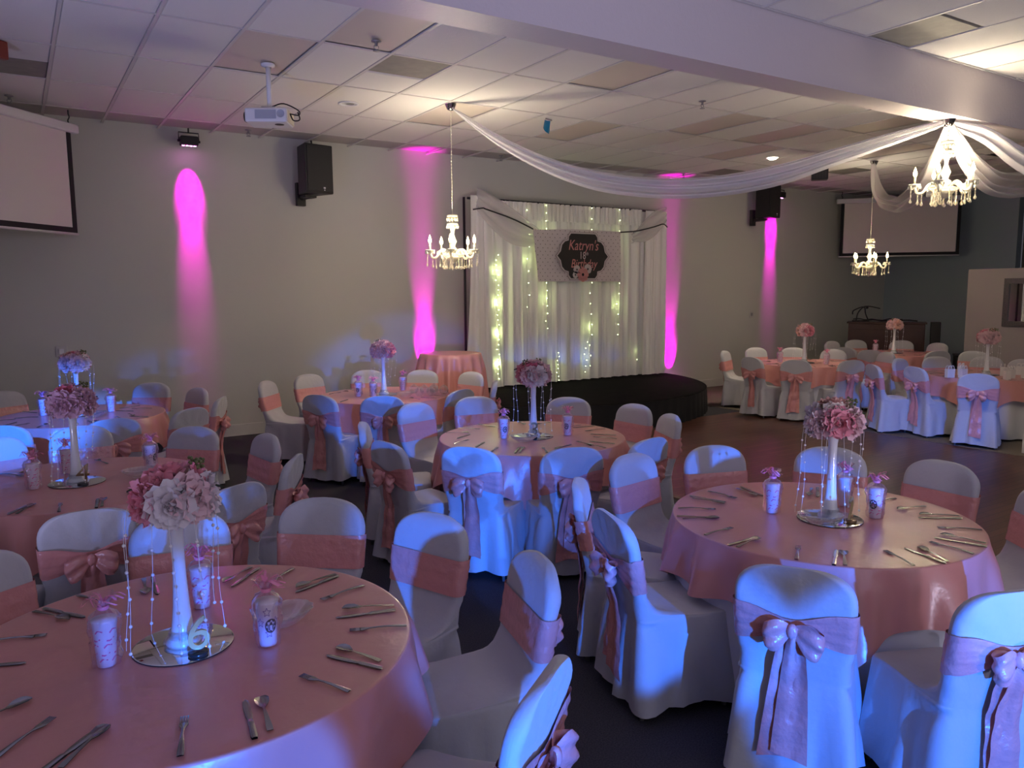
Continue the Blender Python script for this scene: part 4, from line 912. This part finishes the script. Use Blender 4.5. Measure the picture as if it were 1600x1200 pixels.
def centrepiece(key, label, x, y, seed, palette, dark=False, rot=0):
    rnd = random.Random(seed); t = thing('floral_centrepiece', label, 'flowers', (x, y, .764), rot, 'tall rose centrepieces')
    place(me_vase, 'vase_body', t); place(me_foot, 'glass_foot', t)
    a = MB(); a.ball((0, 0, .49), .085, 14, 10, .8); a.build('foam_ball', PET['mauve'], t)
    lay = [(1, 0, .0, 1.0), (5, 50, .3, .95), (8, 88, .0, 1.12)]
    k = 0
    for n, deg, o, sc_ in lay:
        for i in range(n):
            el = R(deg+rnd.uniform(-7, 7)); az = TAU*(i+o)/n+rnd.uniform(-.15, .15)
            d = Vector((sin(el)*cos(az), sin(el)*sin(az), cos(el)*.85)); p = Vector((0, 0, .485))+d*.082
            low = deg > 70; me = BL[rnd.choice((0, 1, 2)) if low else rnd.choice((3, 4, 3, 4, 0))]
            c = rnd.choice(palette[0] if low else palette[1])
            q = d.to_track_quat('Z', 'Y').to_euler()
            place(me, 'peony' if low else 'rose', t, p, q, sc_*rnd.uniform(.95, 1.15)*1.06, PET[c]); k += 1
    for i in range(5):
        az = TAU*i/5+rnd.uniform(-.3, .3); el = R(rnd.uniform(60, 88)); d = Vector((sin(el)*cos(az), sin(el)*sin(az), cos(el)))
        o = place(me_leafm, 'leaf', t, Vector((0, 0, .48))+d*.098, (0, -R(10), az), rnd.uniform(.6, .85))
    for i in range(2):
        az = rnd.uniform(0, TAU); place(me_berry, 'berry_sprig', t, (.07*cos(az), .07*sin(az), .575), (0, .3, az))
    for i in range(8):
        az = TAU*i/8+rnd.uniform(-.2, .2); rr = rnd.uniform(.11, .165)
        place(BD[rnd.choice((0, 1, 1, 2, 3) if i % 3 else (2, 3))], 'bead_string', t, (rr*cos(az), rr*sin(az), .455), (0, 0, az))
    return t
WB = (['white', 'blush', 'white', 'pink'], ['pink', 'cream', 'peach', 'cream', 'blush'])
PB = (['white', 'blush', 'pink', 'blush'], ['rose', 'pink', 'blush', 'peach'])
PP = (['pink', 'blush', 'peach', 'blush'], ['peach', 'pink', 'blush'])
DK = (['mauve', 'blush', 'mauve', 'pink'], ['rose', 'mauve', 'peach'])
for k, x, y, pal, lab in (('T6', .388, 2.615, PB, 'large pink and white rose centrepiece in white trumpet vase, nearest camera'), ('T1', 3.352, 2.315, WB, 'white and pink peony centrepiece in white vase on the near right table'),
    ('T3', 3.365, 4.965, PB, 'pink rose centrepiece in white vase on the table three'), ('T4', .245, 5.31, DK, 'dusky rose centrepiece in white vase beside the number four'), ('T5', .44, 8.33, PB, 'bluish pink centrepiece on the leftmost back table by the wall'),
    ('T2', 3.395, 7.97, PP, 'small pink centrepiece on the back middle table against grey wall'), ('F1', 10.23, 7.63, PP, 'peach pink centrepiece on the far table nearest the stage'), ('F2', 12.98, 7.85, PP, 'peach pink centrepiece in front of the brown cabinet'),
    ('F3', 10.68, 5.17, PP, 'peach pink centrepiece rising above the white gift bags')):
    centrepiece(k, lab, x, y, sum(map(ord, k)), pal, rot=len(lab))
    tm = thing('round_mirror', 'round table mirror under the vase of the ' + TN[k], 'mirror', (x, y, .7585), 0, 'round mirrors under the vases')
    a = MB(); a.lathe([(.001, .0045), (.150, .0045), (.155, .003)], 48); a.build('mirror_glass', M_mirror, tm)
    a = MB(); a.lathe([(.155, .003), (.156, .0), (.001, .0)], 48); a.build('mirror_rim', M_rim, tm)
# table numbers
for k, body, x, y, m, rz, lab in (('T6', '6', .412, 2.50, M_gold, -6, 'pearl script number six on a dark round base by the vase'), ('T4', '4', .27, 5.20, M_bronze, -20, 'bronze number four leaning by the vase on its mirror'),
    ('T3', '3', 3.30, 4.87, M_bronze, -30, 'dark number three standing before the vase on its mirror'), ('T1', '2', 3.37, 2.215, M_gold, 20, 'gold number figure turned sideways beside the white peony vase')):
    t = thing('table_number', lab, 'table number', (x, y, .764), R(rz))
    a = MB(); a.lathe([(.001, .0), (.030, .0), (.031, .010), (.028, .012), (.001, .012)], 24); a.build('base', M_rim if k != 'T1' else M_bronze, t)
    me = text_mesh(body, .155, .005, .1, 8); me.materials.append(m); place(me, 'figure', t, (0, 0, .066), (PI/2, 0, 0))
# ------------------------------------------------------------------ party favour cups in cellophane
a = MB(); a.lathe([(.001, .002), (.032, .002), (.034, .006), (.044, .142), (.046, .146), (.046, .152), (.001, .154)], 28); me_cup = a.mesh('cup', M_cup)
rnd = random.Random(11)
def wrapmesh(seed):
    rnd = random.Random(seed); ph = [rnd.uniform(0, TAU) for _ in range(5)]
    def wob(a, z): return 1+.08*sin(4*a+ph[0]+z*40)+.07*sin(7*a+ph[1]-z*65)+.05*sin(12*a+ph[2]+z*120)
    m = MB(); m.lathe([(.040, .001), (.044, .006), (.049, .03), (.048, .055), (.052, .08), (.051, .105), (.055, .13), (.053, .15), (.040, .170), (.016, .183), (.013, .188), (.022, .20), (.040, .218), (.048, .228)], 40, wob=wob); return m.mesh('cellophane_wrap', M_film)
WR = [wrapmesh(1), wrapmesh(2), wrapmesh(3)]
def rufmesh(seed):
    rnd = random.Random(seed); m = MB()
    m.lathe([(.015, .180), (.019, .186), (.015, .192)], 12)
    for k in range(16):
        az, sp_, h = rnd.uniform(0, TAU), rnd.uniform(.02, .05), rnd.uniform(.015, .05); w = .004
        P = smooth_path([(0, 0, .187), (sp_*.4*cos(az), sp_*.4*sin(az), .187+h*.8), (sp_*cos(az), sp_*sin(az), .187+h), (sp_*1.3*cos(az+.5), sp_*1.3*sin(az+.5), .187+h*.5)], 8)
        tx, ty = -sin(az)*w, cos(az)*w
        m.grid(lambda u, v, P=P, tx=tx, ty=ty: (P[int(u*8+.5)].x+tx*(2*v-1), P[int(u*8+.5)].y+ty*(2*v-1), P[int(u*8+.5)].z), 8, 1)
    return m.mesh('ribbon_curls', M_ribbon)
RF = [rufmesh(1), rufmesh(2)]
def cone_r(z): return .034+.010*(z-.006)/.136+.0008
def patch(a, z0, az, fx):
    """flat print wrapped on the cup: points (s, z) in metres"""
    b0 = len(a.v)
    for s, z in fx: r = cone_r(z0+z); a.v.append((r*cos(az+s/r), r*sin(az+s/r), z0+z))
    a.face(*range(b0, b0+len(fx)))
a = MB(); ci = [(.024*cos(TAU*k/28), .024*sin(TAU*k/28)) for k in range(28)]
for k in range(28):                                         # dark disc as a ring of wedges around a pale star figure
    p, q = ci[k], ci[(k+1) % 28]; i1 = .62 if k % 4 < 2 else .80; i2 = .62 if (k+1) % 4 < 2 else .80
    patch(a, .075, 0, [(p[0]*i1, p[1]*i1), p, q, (q[0]*i2, q[1]*i2)])
for s in (-1, 1):
    for k in range(3): patch(a, .075, 0, [(s*(.004+.004*k), -.016+.003*k), (s*(.006+.004*k), -.016+.003*k), (s*(.0075+.0035*k), .004), (s*(.005+.0035*k), .006)])
patch(a, .075, 0, [(-.005, .002), (.005, .002), (.0045, .011), (0, .014), (-.0045, .011)])
me_emb = a.mesh('round_emblem', M_ink, False)
a = MB(); rnd = random.Random(21)
def stroke(a, z0, az, p, q, w=.0022):
    dx, dz = q[0]-p[0], q[1]-p[1]; l = math.hypot(dx, dz) or 1; nx, nz = -dz/l*w/2, dx/l*w/2
    patch(a, z0, az, [(p[0]+nx, p[1]+nz), (p[0]-nx, p[1]-nz), (q[0]-nx, q[1]-nz), (q[0]+nx, q[1]+nz)])
for row in range(3):                                        # outlined stars printed around the cup
    for k in range(4):
        az = TAU*k/4+row*.7+.5; z0 = .05+.036*row; S_ = [( (.016 if j % 2 == 0 else .007)*sin(PI*j/5), (.016 if j % 2 == 0 else .007)*cos(PI*j/5)) for j in range(10)]
        for j in range(10): stroke(a, z0, az, S_[j], S_[(j+1) % 10])
me_star = a.mesh('star_print', M_inkp, False)
a = MB()
for k in range(5):
    az = TAU*k/5; 
    for j in range(5): stroke(a, .026+.023*j, az+.25*j, (-.016, -.004), (-.004, .006*(-1)**j), .005); stroke(a, .026+.023*j, az+.25*j, (-.004, .006*(-1)**j), (.014, .002), .004)
me_swirl = a.mesh('swirl_print', M_pinkink, False)
a = MB()
for j in range(9): stroke(a, .052, 0, (-.002 if j % 2 else .002, j*.0055), (-.002 if j % 2 else .002, j*.0055+.004), .004)
me_bar = a.mesh('upright_lettering', M_ink, False)
FAV = [('T6', .163, 2.594, 'swirl', 'at the left of the vase'), ('T6', .62, 2.46, 'star', 'with star print right of the vase'), ('T6', .50, 2.90, 'swirl', 'behind the vase'),
       ('T1', 3.20, 2.545, 'swirl', 'left of the vase'), ('T1', 3.62, 2.42, 'bar', 'with upright lettering, behind the vase'), ('T1', 3.55, 2.20, 'emblem', 'with round dark emblem, right of the vase'),
       ('T3', 3.13, 5.03, 'emblem', 'left of the vase'), ('T3', 3.62, 4.86, 'emblem', 'right of the vase'),
       ('T4', .02, 5.27, 'swirl', 'at the left, amber tinted by the light'), ('T4', .21, 5.62, 'swirl', 'just behind the vase'), ('T4', .68, 5.47, 'star', 'right of the vase'), 
       ('T5', .16, 8.45, 'swirl', 'left of the flowers'), ('T5', .72, 8.35, 'swirl', 'right of the flowers'),
       ('T2', 3.10, 7.98, 'emblem', 'with black emblem left of the vase'), ('T2', 3.20, 7.80, 'star', 'just left of the vase'), ('T2', 3.72, 8.18, 'swirl', 'right of the vase before the wall'),
       ('F1', 10.25, 7.25, 'swirl', 'right of the vase'), ('F1', 10.0, 7.9, 'swirl', 'left of the vase'), ('F2', 12.75, 8.05, 'swirl', 'left of the vase')]
for i, (k, x, y, pr, w) in enumerate(FAV):
    toc = math.atan2(-y, -x)
    t = thing('favour_cup', f'white favour cup in cellophane, {TN[k]}, {w}', 'cup', (x, y, .7585), toc+(.35 if pr in ('emblem', 'star') else 0)*(-1 if i % 2 else 1), 'wrapped favour cups')
    CS = (.80, .80, 1); place(me_cup, 'cup', t, scale=CS); place(WR[i % 3], 'cellophane_wrap', t, (0, 0, 0), (0, 0, i), (.84, .84, 1)); place(RF[i % 2], 'ribbon_curls', t, (0, 0, 0), (0, 0, i*1.3))
    if pr in ('emblem', 'star'): place(me_emb, 'round_emblem', t, (0, 0, 0), (0, 0, 0 if pr == 'emblem' else .7), CS)
    if pr == 'star': place(me_star, 'star_print', t, scale=CS)
    if pr == 'bar': place(me_bar, 'upright_lettering', t, scale=CS)
    if pr in ('swirl', 'emblem'): place(me_swirl, 'swirl_print', t, (0, 0, 0), (0, 0, 1.0), CS)
# ------------------------------------------------------------------ glass leaf dishes
def dish(seed):
    a = MB()
    def wob(q, z): return (1+.45*cos(q)**2*(1 if cos(q) > 0 else .6)+.05*sin(q*18)*min(1, z*25))*.9
    a.lathe([(.001, .006), (.035, .004), (.05, .010), (.075, .035), (.088, .052), (.085, .053), (.07, .036), (.045, .014), (.001, .010)], 54, wob=wob); return a.mesh('dish', M_glass)
me_dish = dish(1)
for k, x, y, rz, w in (('T6', .70, 2.58, 20, 'behind the star cup'), ('T4', .58, 5.24, 10, 'right of the mirror'), ('T3', 3.18, 4.83, -20, 'left of the number'), ('T1', 3.24, 2.28, 140, 'left of the vase'), ('T2', 3.5, 7.65, 10, 'in front of the vase'), ('T5', .55, 8.05, 30, 'in front of the flowers')):
    o = place(me_dish, 'glass_dish', None, (x, y, .7585), (0, 0, R(rz))); tag(o, f'clear leaf shaped glass dish on the {TN[k]}, {w}', 'dish', 'clear glass dishes')
# cluster of clear glass balls on the back middle table
rnd = random.Random(3)
GP = [(3.66, 7.62), (3.77, 7.56), (3.86, 7.66), (3.95, 7.60), (3.78, 7.74), (3.70, 7.84), (3.92, 7.78)]
for i, (x, y) in enumerate(GP):
    a = MB(); a.lathe([(.001, .0), (.025, .002), (.046, .025), (.052, .05), (.044, .078), (.025, .095), (.014, .10), (.014, .108), (.001, .108)], 18)
    o = a.build('glass_bauble', M_glass, None, True, (x, y, .7585)); tag(o, 'clear glass bauble on the back middle table, ' + ['left of the front pair', 'frontmost', 'right of the front pair', 'rightmost', 'in the middle of the cluster', 'leftmost at the back', 'behind the rightmost'][i], 'ornament', 'glass baubles')
# white gift bags on the far right table
for i, (x, y) in enumerate(((9.98, 5.27), (10.12, 5.18), (10.42, 5.36), (10.72, 4.99), (10.30, 4.74), (10.52, 4.80), (10.66, 4.68), (11.0, 4.9))):
    w = ['leftmost of the row', 'second from the left', 'third from the left, set back', 'beside the vase, set back', 'right of the near chair', 'second right of the near chair', 'third right of the near chair', 'rightmost at the frame edge'][i]
    t = thing('gift_bag', f'small white gift bag with loop handles, {w}', 'gift bag', (x, y, .7585), R(-25+i*17), 'white gift bags')
    a = MB(); a.box((0, 0, .055), (.10, .055, .11), 0, 1.04); a.build('bag', M_bag, t, False)
    for s in (-1, 1):
        a = MB(); a.tube([(-.022+s*.0+.022*cos(PI*q/8)+.022-.022, s*.02, .108+.045*sin(PI*q/8)) for q in range(9)], .004, 6); a.build('handle', M_bag, t)
        a = MB(); a.tube([(.022+.022*cos(PI*q/8), s*.02, .108+.045*sin(PI*q/8)) for q in range(9)], .004, 6); a.build('handle', M_bag, t)
